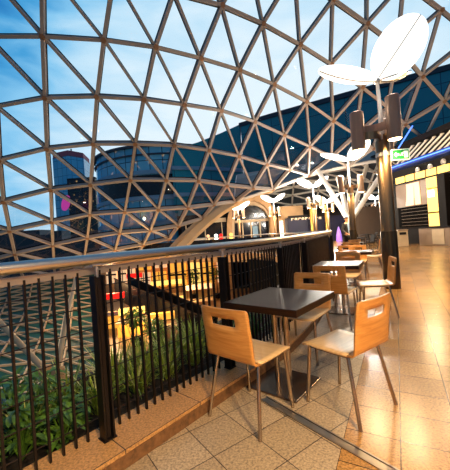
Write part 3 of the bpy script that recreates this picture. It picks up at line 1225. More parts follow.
def curved_building(name, label, plan, z0, z1, mat, bands=(), roof='darkblock', cat='building', bandmat='band'):
    root = thing(name, label, cat, V((plan[0][0], plan[0][1], z0)))
    n = len(plan)
    acc = [0]
    for i in range(n):
        acc.append(acc[-1] + (V(plan[(i + 1) % n]) - V(plan[i])).length)
    b = MB()
    b.world = True
    for i in range(n):
        p, q = plan[i], plan[(i + 1) % n]
        b.add([V((p[0], p[1], z0)), V((q[0], q[1], z0)), V((q[0], q[1], z1)), V((p[0], p[1], z1))], [(0, 1, 2, 3)])
    o = b.build('facade', mat, root)
    l = o.data.uv_layers.new(name='UVMap')
    for pi, p in enumerate(o.data.polygons):
        us = (acc[pi], acc[pi + 1], acc[pi + 1], acc[pi])
        vs = (z0, z0, z1, z1)
        for li, u, v in zip(p.loop_indices, us, vs):
            l.data[li].uv = (u, v - z0)
    b = MB()
    b.world = True
    b.prism([V((p[0], p[1], z1 - .3)) for p in plan], (0, 0, .5))
    b.build('roof', roof, root)
    cx = sum(p[0] for p in plan) / n
    cy = sum(p[1] for p in plan) / n
    for (za, zb, out, bmat) in bands:
        b = MB()
        b.world = True
        for i in range(n):
            p, q = V(plan[i]), V(plan[(i + 1) % n])
            c = V((cx, cy))
            po, qo = p + (p - c).normalized() * out, q + (q - c).normalized() * out
            b.hexa([V((p.x, p.y, za)), V((q.x, q.y, za)), V((qo.x, qo.y, za)), V((po.x, po.y, za)),
                    V((p.x, p.y, zb)), V((q.x, q.y, zb)), V((qo.x, qo.y, zb)), V((po.x, po.y, zb))])
        b.build('floor_band', bmat, root)
    return root


# oval glass office building
plan = []
for k in range(48):
    t = 2 * math.pi * k / 48
    plan.append((-12.0 + 13.2 * math.cos(t), 64 + 12 * math.sin(t)))
curved_building('oval_building', 'rounded glass office building with pale floor bands outside the dome, left of centre', plan, -9, 17.6, 'fac_oval',
                [(17.3, 17.7, .5, 'darkblock'), (15.9, 16.15, .3, 'darkblock'), (12.6, 13.3, .35, 'band'), (8.2, 8.9, .35, 'band'), (3.9, 4.6, .35, 'band'), (-.4, .4, .35, 'band'), (9.0, 12.5, .12, 'darkband')])
# large dark teal glass building on the right
plan = [(4.6, 60.5), (10, 57.0), (16, 53.5), (22, 50.0), (28, 46.5), (36, 42), (48, 36), (60, 60), (40, 85), (4.6, 78)]
curved_building('teal_building', 'large dark teal glass building with a sloping top edge outside the dome at right', plan, -9, 23.2, 'fac_teal',
                [(22.6, 23.4, .35, 'darkblock'), (6.2, 6.9, .3, 'band'), (10.6, 11.2, .3, 'band')])
# lower sloped wing that links the two
lw = thing('link_wing', 'dark sloped glass wing between the rounded building and the teal building', 'building', V((-7.6, 50.5, -9)))
b = WB()
wpx = [(-7.9, 50.0, 150), (-3.5, 51.6, 142), (.4, 53.6, 133), (3.9, 55.6, 124.5)]
for (xa_, ya_, pa_), (xb_, yb_, pb_) in zip(wpx, wpx[1:]):
    za_, zb_ = EYE + (235.5 - .069 * (xa_ / ya_ * 305) - pa_) * ya_ / 305, EYE + (235.5 - .069 * (xb_ / yb_ * 305) - pb_) * yb_ / 305
    b.hexa([V((xa_, ya_, -9)), V((xb_, yb_, -9)), V((xb_ + .3, yb_ + 1.3, -9)), V((xa_ + .3, ya_ + 1.3, -9)),
            V((xa_, ya_, za_)), V((xb_, yb_, zb_)), V((xb_ + .3, yb_ + 1.3, zb_)), V((xa_ + .3, ya_ + 1.3, zb_ if False else za_))])
b.build('facade', 'fac_teal', lw, uvfn=lambda c, lp: (c.x * 1.1, c.z))
for z_, mm in ((12.6, 'band'), (8.2, 'band'), (3.9, 'band'), (-.4, 'band')):
    b = WB()
    for (xa_, ya_, pa_), (xb_, yb_, pb_) in zip(wpx, wpx[1:]):
        b.bar(V((xa_, ya_ - .15, z_ + .3)), V((xb_, yb_ - .15, z_ + .3)), .4, .6)
    b.build('floor_band', mm, lw)
# tower with the pink roof
tw = thing('glass_tower', 'distant blue glass tower with a pink roof at far left', 'building', at(72, 250, 125))
tc_ = at(72.5, 240, 125)
hw = 14.5 / F_PX * 125
ztop = at(72, 157, 125).z
pl4 = [(tc_.x - hw, tc_.y), (tc_.x + hw * .35, tc_.y - 3), (tc_.x + hw, tc_.y + 2), (tc_.x + hw * .7, tc_.y + 12), (tc_.x - hw * .8, tc_.y + 12)]
bpy.data.objects.remove(tw)
tw = curved_building('glass_tower', 'distant blue glass tower with a pink roof outside the dome at left', pl4, -15, ztop, 'fac_tower', [], 'pinkroof')
b = WB()
q = [(x, y) for x, y in pl4]
b.prism([V((x * .97 + tc_.x * .03, y, ztop)) for x, y in q], (0, 0, 2.0))
b.build('penthouse', 'pinkroof', tw)
b = WB()
mx = at(72, 154, 126)
b.tube([V((tc_.x, tc_.y + 4, ztop)), V((tc_.x, tc_.y + 4, ztop + 4.6))], .3, 8)
b.tube([V((tc_.x - 1.5, tc_.y + 4, ztop + 3.2)), V((tc_.x + 1.5, tc_.y + 4, ztop + 3.2))], .25, 8)
b.build('mast', 'dark', tw)
# dark block in front of the tower with a magenta sign
d1 = 90
xa, xb = at(71, 240, d1), at(99, 240, d1)
zt = at(85, 178, d1).z
pl4 = [(xa.x, xa.y), (xb.x, xb.y), (xb.x, xb.y + 14), (xa.x, xa.y + 14)]
dbk = curved_building('office_block', 'dark low office block in front of the blue tower', pl4, -15, zt, 'darkband', [])
s0 = at(65.5, 203, 84)
b = MB()
pts = []
for k in range(20):
    t = 2 * math.pi * k / 20
    pts.append(s0 + V((1.15 * math.cos(t) + .5 * math.sin(t), 0, 2.1 * math.sin(t))))
b.prism(pts, (0, .4, 0))
o = b.build('lit_sign', 'magenta')
tag(o, 'small magenta oval lit sign beside the dark office block', 'sign')
# low skyline at the left
for lab, x0, x1, y0, d, mat in (('long low dark roofline on the horizon at far left', -60, 40, 233, 130, 'darkblock'), ('low grey building on the horizon left of the tower', 30, 62, 234.5, 110, 'darkblock'),
                                ('low dark building at the foot of the rounded glass building', 60, 112, 238, 70, 'darkblock')):
    p, q = at(x0, 240, d), at(x1, 240, d)
    zt = at((x0 + x1) / 2, y0, d).z
    b = MB()
    b.box(V(((p.x + q.x) / 2, (p.y + q.y) / 2 + 5, (zt - 15) / 2)), (abs(q.x - p.x), 10, zt + 15))
    b.box(V(((p.x + q.x) / 2 + 3, (p.y + q.y) / 2 + 5, zt + .6)), (abs(q.x - p.x) * .3, 6, 1.2))
    o = b.build('low_building', mat)
    tag(o, lab, 'building')
b = MB()
b.box((0, 90, -15.5), (500, 300, 1))
struct(b.build('ground', 'darkblock'))

# ------------------------------------------------------------------ far gallery across the void
D = 33.0


def fp(px, py, d=D):
    return at(px, py, d)


def panel(bm, x0, y0, x1, y1, d=D, depth=.3):
    """upright panel facing us, spanning photo columns x0..x1, heights read at its mid column"""
    p, q = at(x0, (y0 + y1) / 2, d), at(x1, (y0 + y1) / 2, d)
    za, zb = at((x0 + x1) / 2, y0, d).z, at((x0 + x1) / 2, y1, d).z
    bm.box(V(((p.x + q.x) / 2, (p.y + q.y) / 2 + depth / 2, (za + zb) / 2)), (abs(q.x - p.x), depth, abs(za - zb)))


# back wall behind everything at the far end
b = MB()
b.box((8, 39.5, 1.0), (28, .4, 6.4))
struct(b.build('wall_back', 'dark'))
sh = thing('shopfront', 'dark glazed shopfront with a cream lintel across the void, left of the arch', 'shop', fp(215, 250))
b = WB(); panel(b, 182, 223, 226, 246, D, .3); b.build('shop_window', 'darkgloss', sh)
b = WB(); panel(b, 200, 218.5, 226, 222.5, D - .3, .5); b.build('lintel', 'cream', sh)
for px in (186, 205, 222):
    b = WB(); panel(b, px, 222, px + .8, 247, D - .15, .2); b.build('mullion', 'cream', sh)
b = WB(); panel(b, 182, 238.5, 226, 240, D - .5, .3); b.build('sill_rail', 'steel', sh)
for k, (px, py, mat, nm) in enumerate([(208, 236, 'pinklight', 'first'), (216, 235, 'whitelight', 'second'), (221, 236, 'redlight', 'third'), (231, 235, 'yellow', 'fourth')]):
    p = fp(px, py, D - 1.0)
    d_ = thing('display_stand', f'small lit display stand in the dark far shop, {nm} from the left', 'display', V((p.x, p.y, 0)), 0, 'lit stands in the far shop')
    b = WB(); b.box(V((p.x, p.y, .45)), (.5, .4, .9)); b.build('plinth', 'dark', d_, bevel=.02)
    b = WB(); b.lathe(V((p.x, p.y, .9)), [(.16, 0), (.2, .1), (.14, .35), (.2, .5), (.05, .62)], 12); b.build('display', mat, d_, True)

ar = thing('arch_portal', 'tan stone arch around the doors across the void', 'arch', fp(258, 250))
cx_, rx = 251.0, 21.5


def arch_band(bm, cx, rx_out, rx_in, ytop_out, ytop_in, ybase, ymid, d, depth):
    out, inn = [], []
    for k in range(17):
        t = math.pi * k / 16
        out.append((cx - rx_out * math.cos(t), ymid - (ymid - ytop_out) * math.sin(t)))
        inn.append((cx - rx_in * math.cos(t), ymid - (ymid - ytop_in) * math.sin(t)))
    out = [(out[0][0], ybase)] + out + [(out[-1][0], ybase)]
    inn = [(inn[0][0], ybase)] + inn + [(inn[-1][0], ybase)]
    for k in range(len(out) - 1):
        q = [at(*out[k], d), at(*out[k + 1], d), at(*inn[k + 1], d), at(*inn[k], d)]
        off = V((0, depth, 0))
        bm.hexa([p for p in q] + [p + off for p in q])


b = WB(); arch_band(b, 252, 25, 20, 193, 201, 248, 224, D - .8, 1.0); b.build('arch_ring', 'tan', ar)
b = WB(); arch_band(b, 252, 20.2, 17.5, 200.5, 205, 248, 224, D - .2, .5); b.build('inner_ring', 'cream', ar)
b = WB(); panel(b, 233, 206, 271, 247, D + .5, .1); b.build('transom_glass', 'darkgloss', ar)
b = WB(); panel(b, 235, 219.5, 269, 222, D + .2, .3); b.build('door_head', 'cream', ar)
for px in (242.5, 251, 260):
    b = WB(); panel(b, px, 221, px + 1.2, 246.5, D + .2, .2); b.build('door_frame', 'cream', ar)
b = WB(); panel(b, 253, 226, 258, 240, D + .15, .1); b.build('door_poster', 'band', ar)
pr = thing('pillar', 'brown rounded pillar at the right foot of the arch', 'pillar', fp(275, 250, D - 1))
b = WB()
p = fp(274, 240, D - 1)
b.lathe(V((p.x, p.y, 0)), [(.36, 0), (.36, 3.2), (.4, 3.3), (.4, 3.6)], 20)
b.build('shaft', 'tan', pr, True)
ks = thing('kiosk', 'tan kiosk with a lit white display across the void, left of the navy shop', 'kiosk', fp(284, 250, D - 2))
b = WB(); panel(b, 281, 206, 303, 217, D - 1.2, 1); b.build('fascia', 'tan', ks)
b = WB(); panel(b, 279.5, 217, 288, 245, D - 1.0, 1.0); b.build('side_panel', 'tan', ks)
b = WB(); panel(b, 280.2, 221, 283.4, 240, D - 1.2, .15); b.build('lit_display', 'whitelight', ks)
nv = thing('navy_shop', 'dark navy shopfront with gold columns and small white letters across the void', 'shop', fp(316, 250, D - 3))
b = WB(); panel(b, 288.5, 216, 347, 246, D - 3, 1.4); b.build('wall_panel', 'navy', nv)
for px in (311, 326):
    b = WB()
    p = fp(px + 1.4, 230, D - 3.6)
    b.lathe(V((p.x, p.y, 0)), [(.2, 0), (.16, .1), (.15, 3.4), (.2, 3.55)], 14)
    b.build('column', 'gold', nv, True)
b = WB(); panel(b, 288.5, 214, 347, 216.5, D - 3.2, .4); b.build('fascia', 'dark', nv)
for k, px in enumerate((291.5, 295, 298.5, 302, 305.5, 309, 315.5, 319)):
    b = WB()
    panel(b, px, 218.2 - k * .16, px + .5, 220.2 - k * .16, D - 3.15, .08)
    panel(b, px, 218.0 - k * .16, px + 2.2, 218.7 - k * .16, D - 3.15, .08)
    if k % 2:
        panel(b, px + 1.7, 218.2 - k * .16, px + 2.2, 220.2 - k * .16, D - 3.15, .08)
    b.build('letter', 'lit_cream', nv)
b = WB()
p = at(338.5, 228, D - 4)
b.lathe(V((p.x, p.y, .0)), [(.28, 0), (.26, .5), (.16, 1.0), (.03, 1.4)], 16)
o = b.build('glow_cone', 'purple')  # cone shape made up to carry a soft purple glow
o.parent = None
tag(o, 'soft purple glow made as a cone beside the person at the far tables', 'lamp')
# grey wall at the end of the aisle
gw = [(356, 212), (362, 207), (384, 206), (392, 214), (398, 228), (398, 246), (354, 246)]
b = MB()
b.prism([at(x, y, 23.5) for x, y in gw], (0, .5, 0))
struct(b.build('wall_end', tile('end_wall', 90, (0, 0), .8, (112, 94, 76), (104, 86, 70), (70, 58, 48), .6, 0, .1)))

# ------------------------------------------------------------------ storefront wall on the right
W0 = V((11.5, 17.0, 0))
wd = V((-.133, .991, 0)).normalized()
wn = V((-wd.y, wd.x, 0))


def on_wall(px, py, off=0.):
    r = ray(px, py)
    o = W0 + wn * off
    t = ((o - V((0, 0, EYE))).dot(wn)) / r.dot(wn)
    p = V((0, 0, EYE)) + r * t
    return (p - o).dot(wd), p.z


def wbox(bm, a0, a1, z0, z1, o0, o1):
    c = W0 + wd * ((a0 + a1) / 2) + wn * ((o0 + o1) / 2) + V((0, 0, (z0 + z1) / 2))
    bm.box(c, (abs(a1 - a0), abs(o1 - o0), abs(z1 - z0)), ax=(wd, wn, (0, 0, 1)))


A_FAR = on_wall(394, 200)[0]
A_NEAR = -14.0
b = MB()
wbox(b, A_NEAR, A_FAR + .3, 0, 4.9, -.5, -.1)
struct(b.build('wall_right', 'dark'))
sf = thing('shopfront', 'long dark storefront on the right with a row of yellow light boxes', 'shop', W0 + wn * .1)
seg = [(394.3, 403.3), (404.2, 413), (413.8, 424), (425, 435.3), (436.4, 448)]
zb0, zb1 = 3.80, 4.18
names = ['furthest', 'second furthest', 'middle', 'second nearest', 'nearest full']
edges = []
for (x0, x1), w in zip(seg, names):
    a0, a1 = on_wall(x0, 180, .1)[0], on_wall(x1, 172, .1)[0]
    edges.append((a0, a1))
    b = WB(); wbox(b, a0, a1, zb0, zb1, -.1, .02)
    b.build('light_box', 'yellow', sf, bevel=.01)
a = edges[-1][1] - .12
st = abs(edges[-1][0] - edges[-1][1])
for k in range(4):
    b = WB(); wbox(b, a - st, a, zb0, zb1, -.1, .02)
    b.build('light_box', 'yellow', sf, bevel=.01)
    a -= st + .12
b = WB(); wbox(b, A_NEAR, A_FAR, 3.70, 3.79, -.1, .05); wbox(b, A_NEAR, A_FAR, 4.19, 4.28, -.1, .05)
for (q0, q1), (q2, q3) in zip(edges, edges[1:]):
    wbox(b, q1 - .03, q2 + .03, 3.79, 4.19, -.1, .05)
b.build('light_box_rail', 'dark', sf)
a398, a428, a441, a450 = [on_wall(x, 200, .1)[0] for x in (396, 427.5, 441, 450)]
b = WB(); wbox(b, a398, a428, 2.28, 3.68, -.1, .06); b.build('poster_panel', 'counter', sf)
b = WB()
for (x0, x1, xm) in ((405, 413, 2.0), (414.6, 420, 1.0)):
    n_ = 10
    for k in range(n_):
        t = k / n_
        z0_, z1_ = 2.32 + 1.3 * t, 2.32 + 1.3 * (t + 1 / n_)
        wv = .35 * math.sin(t * 3.0) * xm / 2
        a0, a1 = on_wall(x0 + wv * 2 + (1.5 * t if xm > 1 else -1.2 * t), 195, .1)[0], on_wall(x1 + wv * 2 - (0 if xm > 1 else .8 * t), 195, .1)[0]
        wbox(b, a0, a1, z0_, z1_, .06, .1)
b.build('pale_poster_shapes', 'lit_cream', sf)
b = WB(); wbox(b, a398, a428, 1.02, 2.26, -.1, .0); b.build('slat_backing', 'black', sf)
b = WB()
for k in range(6):
    z = 1.12 + k * .2
    wbox(b, a398 - .3, a428, z, z + .014, 0, .03)
b.build('slats', 'counter', sf)
for z0, z1 in ((1.02, 1.72), (1.8, 3.05), (3.12, 3.68)):
    b = WB(); wbox(b, a428 - .05, a441, z0, z1, -.1, .16); b.build('tall_light_box', 'yellow', sf, bevel=.01)
b = WB(); wbox(b, a428 - .15, a428 - .55, 2.62, 2.98, .16, .2); b.build('white_notice', 'whitelight', sf)
b = WB(); wbox(b, a441 - .02, a450 + .05, 0, 3.7, -.1, .3); b.build('dark_pillar', 'dark', sf)
b = WB(); wbox(b, a450, A_NEAR, 1.02, 3.68, -.1, .0); b.build('slat_backing', 'black', sf)
b = WB()
for k in range(13):
    z = 1.12 + k * .2
    wbox(b, A_NEAR, a450, z, z + .014, 0, .03)
b.build('slats', 'counter', sf)
ac0 = on_wall(416.5, 236, .7)[0]
b = WB(); wbox(b, ac0, A_NEAR, 0, .93, -.1, .55); b.build('counter', 'counter', sf, bevel=.02)
b = WB(); wbox(b, ac0, A_NEAR, .93, 1.0, -.1, .62); b.build('counter_top', 'dark', sf, bevel=.01)
ap0, ap1 = on_wall(430, 236, .7)[0], on_wall(442, 236, .7)[0]
b = WB(); wbox(b, ap0, ap1, .08, .86, .55, .58); wbox(b, ap0, ap1, .45, .48, .58, .6); b.build('counter_door', 'cream', sf, bevel=.01)
for (px, py), w in zip([(417, 170), (429.3, 166.7), (442.7, 161.7)], ('furthest', 'middle', 'nearest')):
    a_, z_ = on_wall(px, py, .1)
    b = MB()
    c = W0 + wd * a_ + wn * .06 + V((0, 0, z_))
    ring = [c + wd * (.14 * math.cos(t * math.pi / 10)) + V((0, 0, .14 * math.sin(t * math.pi / 10))) for t in range(20)]
    b.tube(ring, .025, 8, closed=True)
    b.tube([c - wn * .1, c + wn * .02], .09, 14)
    o = b.build('downlight_ring', 'steel', None, True)  # ring of a round downlight, built without its light
    tag(o, f'small round metal fitting above the yellow light boxes, {w} of three', 'fitting', 'round fittings above the light boxes')
b = MB(); wbox(b, A_NEAR, A_FAR, 4.28, 4.62, -.3, -.02)
struct(b.build('trim_5', 'dark'))
b = MB(); wbox(b, A_NEAR, A_FAR + .2, 4.64, 4.9, -.3, .55)
struct(b.build('trim_6', 'soffit'))
b = MB()
b.tube([W0 + wd * A_NEAR + wn * .6 + V((0, 0, 4.78)), W0 + wd * (A_FAR + .2) + wn * .6 + V((0, 0, 4.78))], .03, 10)
o = b.build('neon_or_reflection', 'blue', None, True)
tag(o, 'long blue neon tube along the top of the right storefront', 'neon light')
b = MB()
b.tube([at(398.5, 148, 17), at(412.5, 126, 18)], .035, 8)  # glowing strip in place of the storefront neon's reflection in glass
o = b.build('neon_or_reflection', 'blue', None, True)
tag(o, 'short slanting blue neon reflection above the exit sign', 'neon light')
for k, px in enumerate((396, 402, 408, 415, 422, 430, 438, 446)):
    a_, z_ = on_wall(px, 165, .2)
    b = MB()
    p = W0 + wd * a_ + wn * .25 + V((0, 0, 4.92))
    q = p - wd * 1.3 + wn * -.2 + V((0, 0, .85))
    b.tube([p, q], .06, 10)
    b.tube([q, q + V((0, 0, .03))], .1, 10)
    o = b.build('roof_strut', 'white_steel', None, True)
    tag(o, 'short slanting white strut above the blue neon of the storefront', 'strut', 'short struts above the neon')
# roof slab over the shop side
b = MB(); wbox(b, A_NEAR, A_FAR + 2, 5.9, 6.2, -8, .1)
struct(b.build('ceiling', 'dark'))
# cream bin beside the pole
bp_ = fl(402.5, 246)
bn = thing('waste_bin', 'cream square waste bin right behind the near lamp post', 'bin', V((bp_.x, bp_.y, 0)), -.3)
b = MB(); b.box((0, 0, .43), (.52, .52, .86)); b.build('body', 'cream', bn, bevel=.02)
b = MB(); b.box((0, -.262, .72), (.34, .02, .14)); b.build('flap', 'dark', bn)
b = MB(); b.box((0, 0, .9), (.56, .56, .08)); b.build('lid', 'counter', bn, bevel=.02)

# ------------------------------------------------------------------ lower mall level seen through the railing
b = MB()
b.prism([V((-9, 14, -5.9)), V((14, 14, -5.9)), V((20, 60, -5.9)), V((-30, 60, -5.9))], (0, 0, .4))
struct(b.build('floor', 'lowfloor'))
DL = 38.0
ls = thing('lower_shops', 'row of lit shops on the lower level across the void', 'shop', at(160, 290, DL))
b = WB(); panel(b, 60, 252, 232, 298, DL + .6, .4); b.build('shop_wall', 'tan', ls)
b = WB(); panel(b, 232, 250, 345, 300, DL + .6, .4); b.build('dark_shop_wall', 'black', ls)
lights = [(106, 262, 116, 284, 'pinklight'), (118, 261, 126, 283, 'pinklight'), (129, 262, 134, 284, 'pinklight'), (137, 260, 150, 270, 'yellow2'), (152, 259, 166, 268, 'pinklight'), (168, 259, 186, 286, 'yellow2'), (189, 258, 200, 285, 'yellow'),
          (203, 258, 214, 284, 'yellow2'), (217, 257, 228, 282, 'pinklight'), (137, 273, 150, 286, 'pinklight'), (152, 272, 166, 287, 'yellow2')]
for k, (x0, y0, x1, y1, mt_) in enumerate(lights):
    b = WB(); panel(b, x0, y0, x1, y1, DL, .5); w_ = b.build('shop_window', mt_, ls)
    b = WB(); panel(b, x0, y0 + (y1 - y0) * .55, x1, y0 + (y1 - y0) * .62, DL - .15, .1); panel(b, (x0 + x1) / 2 - .3, y0, (x0 + x1) / 2 + .3, y1, DL - .15, .1)
    b.build('shelf', 'dark', w_)
b = WB(); panel(b, 100, 252, 300, 258, DL - .4, 1.0); b.build('fascia', 'dark', ls)
# black wall added under the gallery edge to keep the void's right side dark
b = MB()
for p, q in zip(line[:4], line[1:5]):
    e_ = V((.12, 0, 0))
    b.bar(p + e_ + V((0, 0, -3.0)), q + e_ + V((0, 0, -3.0)), .1, 5.2)
struct(b.build('wall_lower', 'black'))
# slab edge of far gallery
b = MB()
for i in range(len(void_edge) - 1):
    if i in (0, 1, 2, 3, 4, 5):
        b.bar(void_edge[i] + V((0, 0, -.3)), void_edge[i + 1] + V((0, 0, -.3)), .2, .6)
struct(b.build('trim_7', 'tan'))


def stall(label, px, py, d, w, h, mats, sign=None):
    p = at(px, py, d)
    s_ = thing('market_stall', label, 'stall', V((p.x, p.y, -5.5)), .2, 'lit stalls on the lower level')
    b = MB(); b.box((0, 0, .5), (w, 1.4, 1.0)); b.build('counter', mats[0], s_, bevel=.03)
    b = MB(); b.box((0, 0, 1.03), (w + .15, 1.55, .07)); b.build('counter_top', 'cream', s_)
    for sx in (-1, 1):
        b = MB(); b.tube([V((sx * (w / 2 - .08), .5, 1.0)), V((sx * (w / 2 - .08), .5, h))], .04, 8); b.build('post', 'chrome', s_, True)
    b = MB(); b.box((0, .45, h), (w, .5, .45)); b.build('sign_box', mats[1], s_, bevel=.02)
    return s_


stall('yellow lit stall with a red sign low behind the first railing post', 112, 331, 25, 2.2, 2.4, ('yellow2', 'redlight'))
stall('amber stall right of the red signed stall on the lower level', 133, 337, 22.6, 1.9, 1.6, ('yellow2', 'yellow'))
stall('amber stall in the middle of the lower floor below the escalator', 164, 341, 20.8, 1.7, 1.5, ('tan', 'yellow2'))
stall('yellow stall on the lower floor behind the escalator', 168, 307, 31.5, 3.2, 2.3, ('yellow', 'yellow'))
stall('red signed stall on the lower floor at the back, left of the escalator', 136, 304, 32, 1.6, 3.2, ('tan', 'redlight'))
stall('pale stall on the lower floor behind the near chair', 202, 326, 28, 2.4, 2.2, ('tan', 'pinklight'))
# escalator
e0, e1 = at(122, 291, 28), at(212, 333, 21.5)
es_ = thing('escalator', 'dark escalator slanting down to the lower floor behind the railing', 'escalator', V((e1.x, e1.y, -5.5)))
ed = (e1 - e0)
side = V((-ed.y, ed.x, 0)).normalized()
b = WB(); b.bar(e0, e1, 1.5, 1.1); b.build('truss', 'escal', es_)
for sg in (-.7, .7):
    b = WB(); b.bar(e0 + side * sg + V((0, 0, .75)), e1 + side * sg + V((0, 0, .75)), .05, .9); pn = b.build('balustrade_panel', 'escal', es_)
    b = WB(); b.tube([e0 + side * sg + V((0, 0, 1.25)), e1 + side * sg + V((0, 0, 1.25))], .07, 8); b.build('handrail', 'bar', es_, True)
b = WB()
for k in range(22):
    p = e0.lerp(e1, (k + .5) / 22)
    b.box(p + V((0, 0, .38)), (.4, 1.2, .16), math.atan2(ed.y, ed.x))
b.build('steps', 'chrome', es_)


def tree(label, px, py, d, h, r, n):
    p = at(px, py, d)
    g = thing('potted_tree', label, 'tree', V((p.x, p.y, -5.5)), 0, 'potted trees on the lower level')
    b = MB(); b.lathe((0, 0, 0), [(.3, 0), (.4, .5), (.38, .52)], 14); b.build('pot', 'dark', g, True)
    b = MB(); b.tube([V((0, 0, .4)), V((.03, 0, h * .5)), V((0, 0, h * .8))], [.06, .05, .03], 8); b.build('trunk', 'planter', g, True)
    b = MB()
    for i in range(n):
        a = random.uniform(0, 6.283)
        u = random.uniform(-1, 1)
        q = random.random() ** .4
        c = V((math.cos(a) * r * q * math.sqrt(1 - u * u), math.sin(a) * r * q * math.sqrt(1 - u * u), h * .72 + u * r * 1.1 * q))
        leaf(b, c, V((math.cos(a), math.sin(a), random.uniform(-.3, .6))), .32, .14, 1.0, 2)
    b.build('foliage', 'leaf', g)


tree('dark bushy tree on the lower level in front of the escalator', 136, 330, 20.0, 2.6, .62, 300)
tree('dark bushy tree on the lower level beside the escalator foot', 155, 334, 18.9, 2.0, .6, 260)
tree('green tree on the lower level near the back shops', 195, 306, 34, 3.6, .8, 260)
tree('green tree on the lower level behind the near chair', 218, 300, 33.5, 3.8, .8, 260)


# ------------------------------------------------------------------ person standing at the far tables
def skin_body(name, verts, edges, radii, mat, parent, root=0, sub=2):
    me = bpy.data.meshes.new(name)
    me.from_pydata([tuple(v) for v in verts], edges, [])
    me.update()
    me.materials.append(M[mat])
    o = bpy.data.objects.new(name, me)
    col.objects.link(o)
    if parent is not None:
        o.parent = parent
    md = o.modifiers.new('skin', 'SKIN')
    md.use_smooth_shade = True
    sv = me.skin_vertices[0].data
    for i, r in enumerate(radii):
        rr = r if isinstance(r, tuple) else (r, r)
        sv[i].radius = rr
        sv[i].use_root = (i == root)
    sd = o.modifiers.new('sub', 'SUBSURF')
    sd.levels = sd.render_levels = sub
    return o


pp = at(347, 230, 13.9)
per = thing('person', 'standing dark-haired person in dark coat and pale blue shirt at the far tables', 'person', V((pp.x, pp.y, 0)), .25)
vs, es2, rs = [], [], []


def jv(p, r, parent=None):
    vs.append(V(p)); rs.append(r)
    if parent is not None:
        es2.append((parent, len(vs) - 1))
    return len(vs) - 1


pel = jv((0, 0, .95), (.15, .11))
wa = jv((0, 0, 1.1), (.135, .1), pel)
ch = jv((0, 0, 1.3), (.16, .11), wa)
up = jv((0, .01, 1.42), (.12, .085), ch)
nk = jv((0, 0, 1.5), .052, up)
hd0 = jv((0, -.015, 1.56), .062, nk)
hd1 = jv((0, -.02, 1.64), (.076, .092), hd0)
hd2 = jv((0, -.012, 1.71), (.07, .085), hd1)
for s_ in (-1, 1):
    shd = jv((s_ * .17, .0, 1.42), .062, up)
    el = jv((s_ * .24, -.02, 1.14), .045, shd)
    wr = jv((s_ * .2, -.22, 1.0), .03, el)
    pa = jv((s_ * .19, -.29, .98), (.038, .02), wr)
    for f_, (dx, L) in enumerate(((-.03, .075), (-.01, .085), (.01, .08), (.03, .062))):
        k1 = jv((s_ * .19 + dx, -.335, .972), .0095, pa)
        k2 = jv((s_ * .19 + dx, -.335 - L * .5, .962), .0085, k1)
        jv((s_ * .19 + dx, -.335 - L * .85, .945), .0075, k2)
    t1 = jv((s_ * .19 - s_ * .045, -.27, .975), .011, wr)
    jv((s_ * .19 - s_ * .062, -.31, .962), .009, t1)
    hp = jv((s_ * .095, 0, .88), .088, pel)
    kn = jv((s_ * .11, -.015, .5), .06, hp)
    an = jv((s_ * .115, .02, .09), .042, kn)
    jv((s_ * .12, -.13, .035), (.045, .032), an)
skin_body('body', vs, es2, rs, 'skin', per)
# hair cap
b = MB()
for i in range(9):
    ph = i / 8 * math.pi * .62
    for k in range(20):
        t = 2 * math.pi * k / 20
        x, y, z = math.sin(ph) * math.cos(t), math.sin(ph) * math.sin(t), math.cos(ph)
        drop = -.03 if y > 0 else .05
        b.v.append(V((.09 * x, .005 + .105 * y, 1.665 + .105 * z + (drop * (i / 8) ** 2 if i > 4 else 0))))
for i in range(8):
    for k in range(20):
        b.f.append((i * 20 + k, i * 20 + (k + 1) % 20, (i + 1) * 20 + (k + 1) % 20, (i + 1) * 20 + k))
b.build('hair', 'hair', per, True, solid=.012)
for s_, w in ((-1, 'l'), (1, 'r')):
    b = MB(); b.lathe((s_ * .03, -.104, 1.652), [(.003, -.009), (.011, -.004), (.011, .004), (.003, .009)], 10); b.build('eye', 'hair', per, True)
    b = MB(); b.lathe((s_ * .083, .005, 1.62), [(.004, 0), (.014, .012), (.016, .04), (.006, .055)], 10); b.build('ear', 'skin', per, True)
b = MB(); b.prism([V((-.013, -.1, 1.61)), V((.013, -.1, 1.61)), V((.005, -.104, 1.65)), V((-.005, -.104, 1.65))], (0, -.022, -.002)); b.build('nose', 'skin', per, bevel=.004)
b = MB(); b.box((0, -.1, 1.585), (.042, .014, .009)); b.build('mouth', 'redlight' if False else 'tan', per, bevel=.003)
# coat: jacket skin a little outside the body, open over the shirt; trousers and shoes
vs, es2, rs = [], [], []
pel = jv((0, 0, .86), (.185, .14)); wa = jv((0, 0, 1.1), (.16, .125), pel); ch = jv((0, 0, 1.3), (.185, .135), wa); up = jv((0, .01, 1.43), (.135, .1), ch)
for s_ in (-1, 1):
    shd = jv((s_ * .18, 0, 1.42), .08, up); el = jv((s_ * .245, -.02, 1.14), .062, shd); jv((s_ * .205, -.2, 1.01), .048, el)
skin_body('coat', vs, es2, rs, 'coat', per)
b = MB()
b.prism([V((-.06, -.128, 1.47)), V((.06, -.128, 1.47)), V((.035, -.15, 1.0)), V((-.035, -.15, 1.0))], (0, .02, 0))
b.build('shirt_front', 'shirt', per, bevel=.008)
vs, es2, rs = [], [], []
pel = jv((0, 0, .93), (.165, .125))
for s_ in (-1, 1):
    hp = jv((s_ * .095, 0, .86), .105, pel); kn = jv((s_ * .11, -.015, .5), .078, hp); jv((s_ * .115, .015, .08), .062, kn)
skin_body('trousers', vs, es2, rs, 'trousers', per)
for s_ in (-1, 1):
    b = MB(); b.box((s_ * .118, -.06, .045), (.1, .28, .09)); b.build('shoe', 'dark', per, bevel=.03)

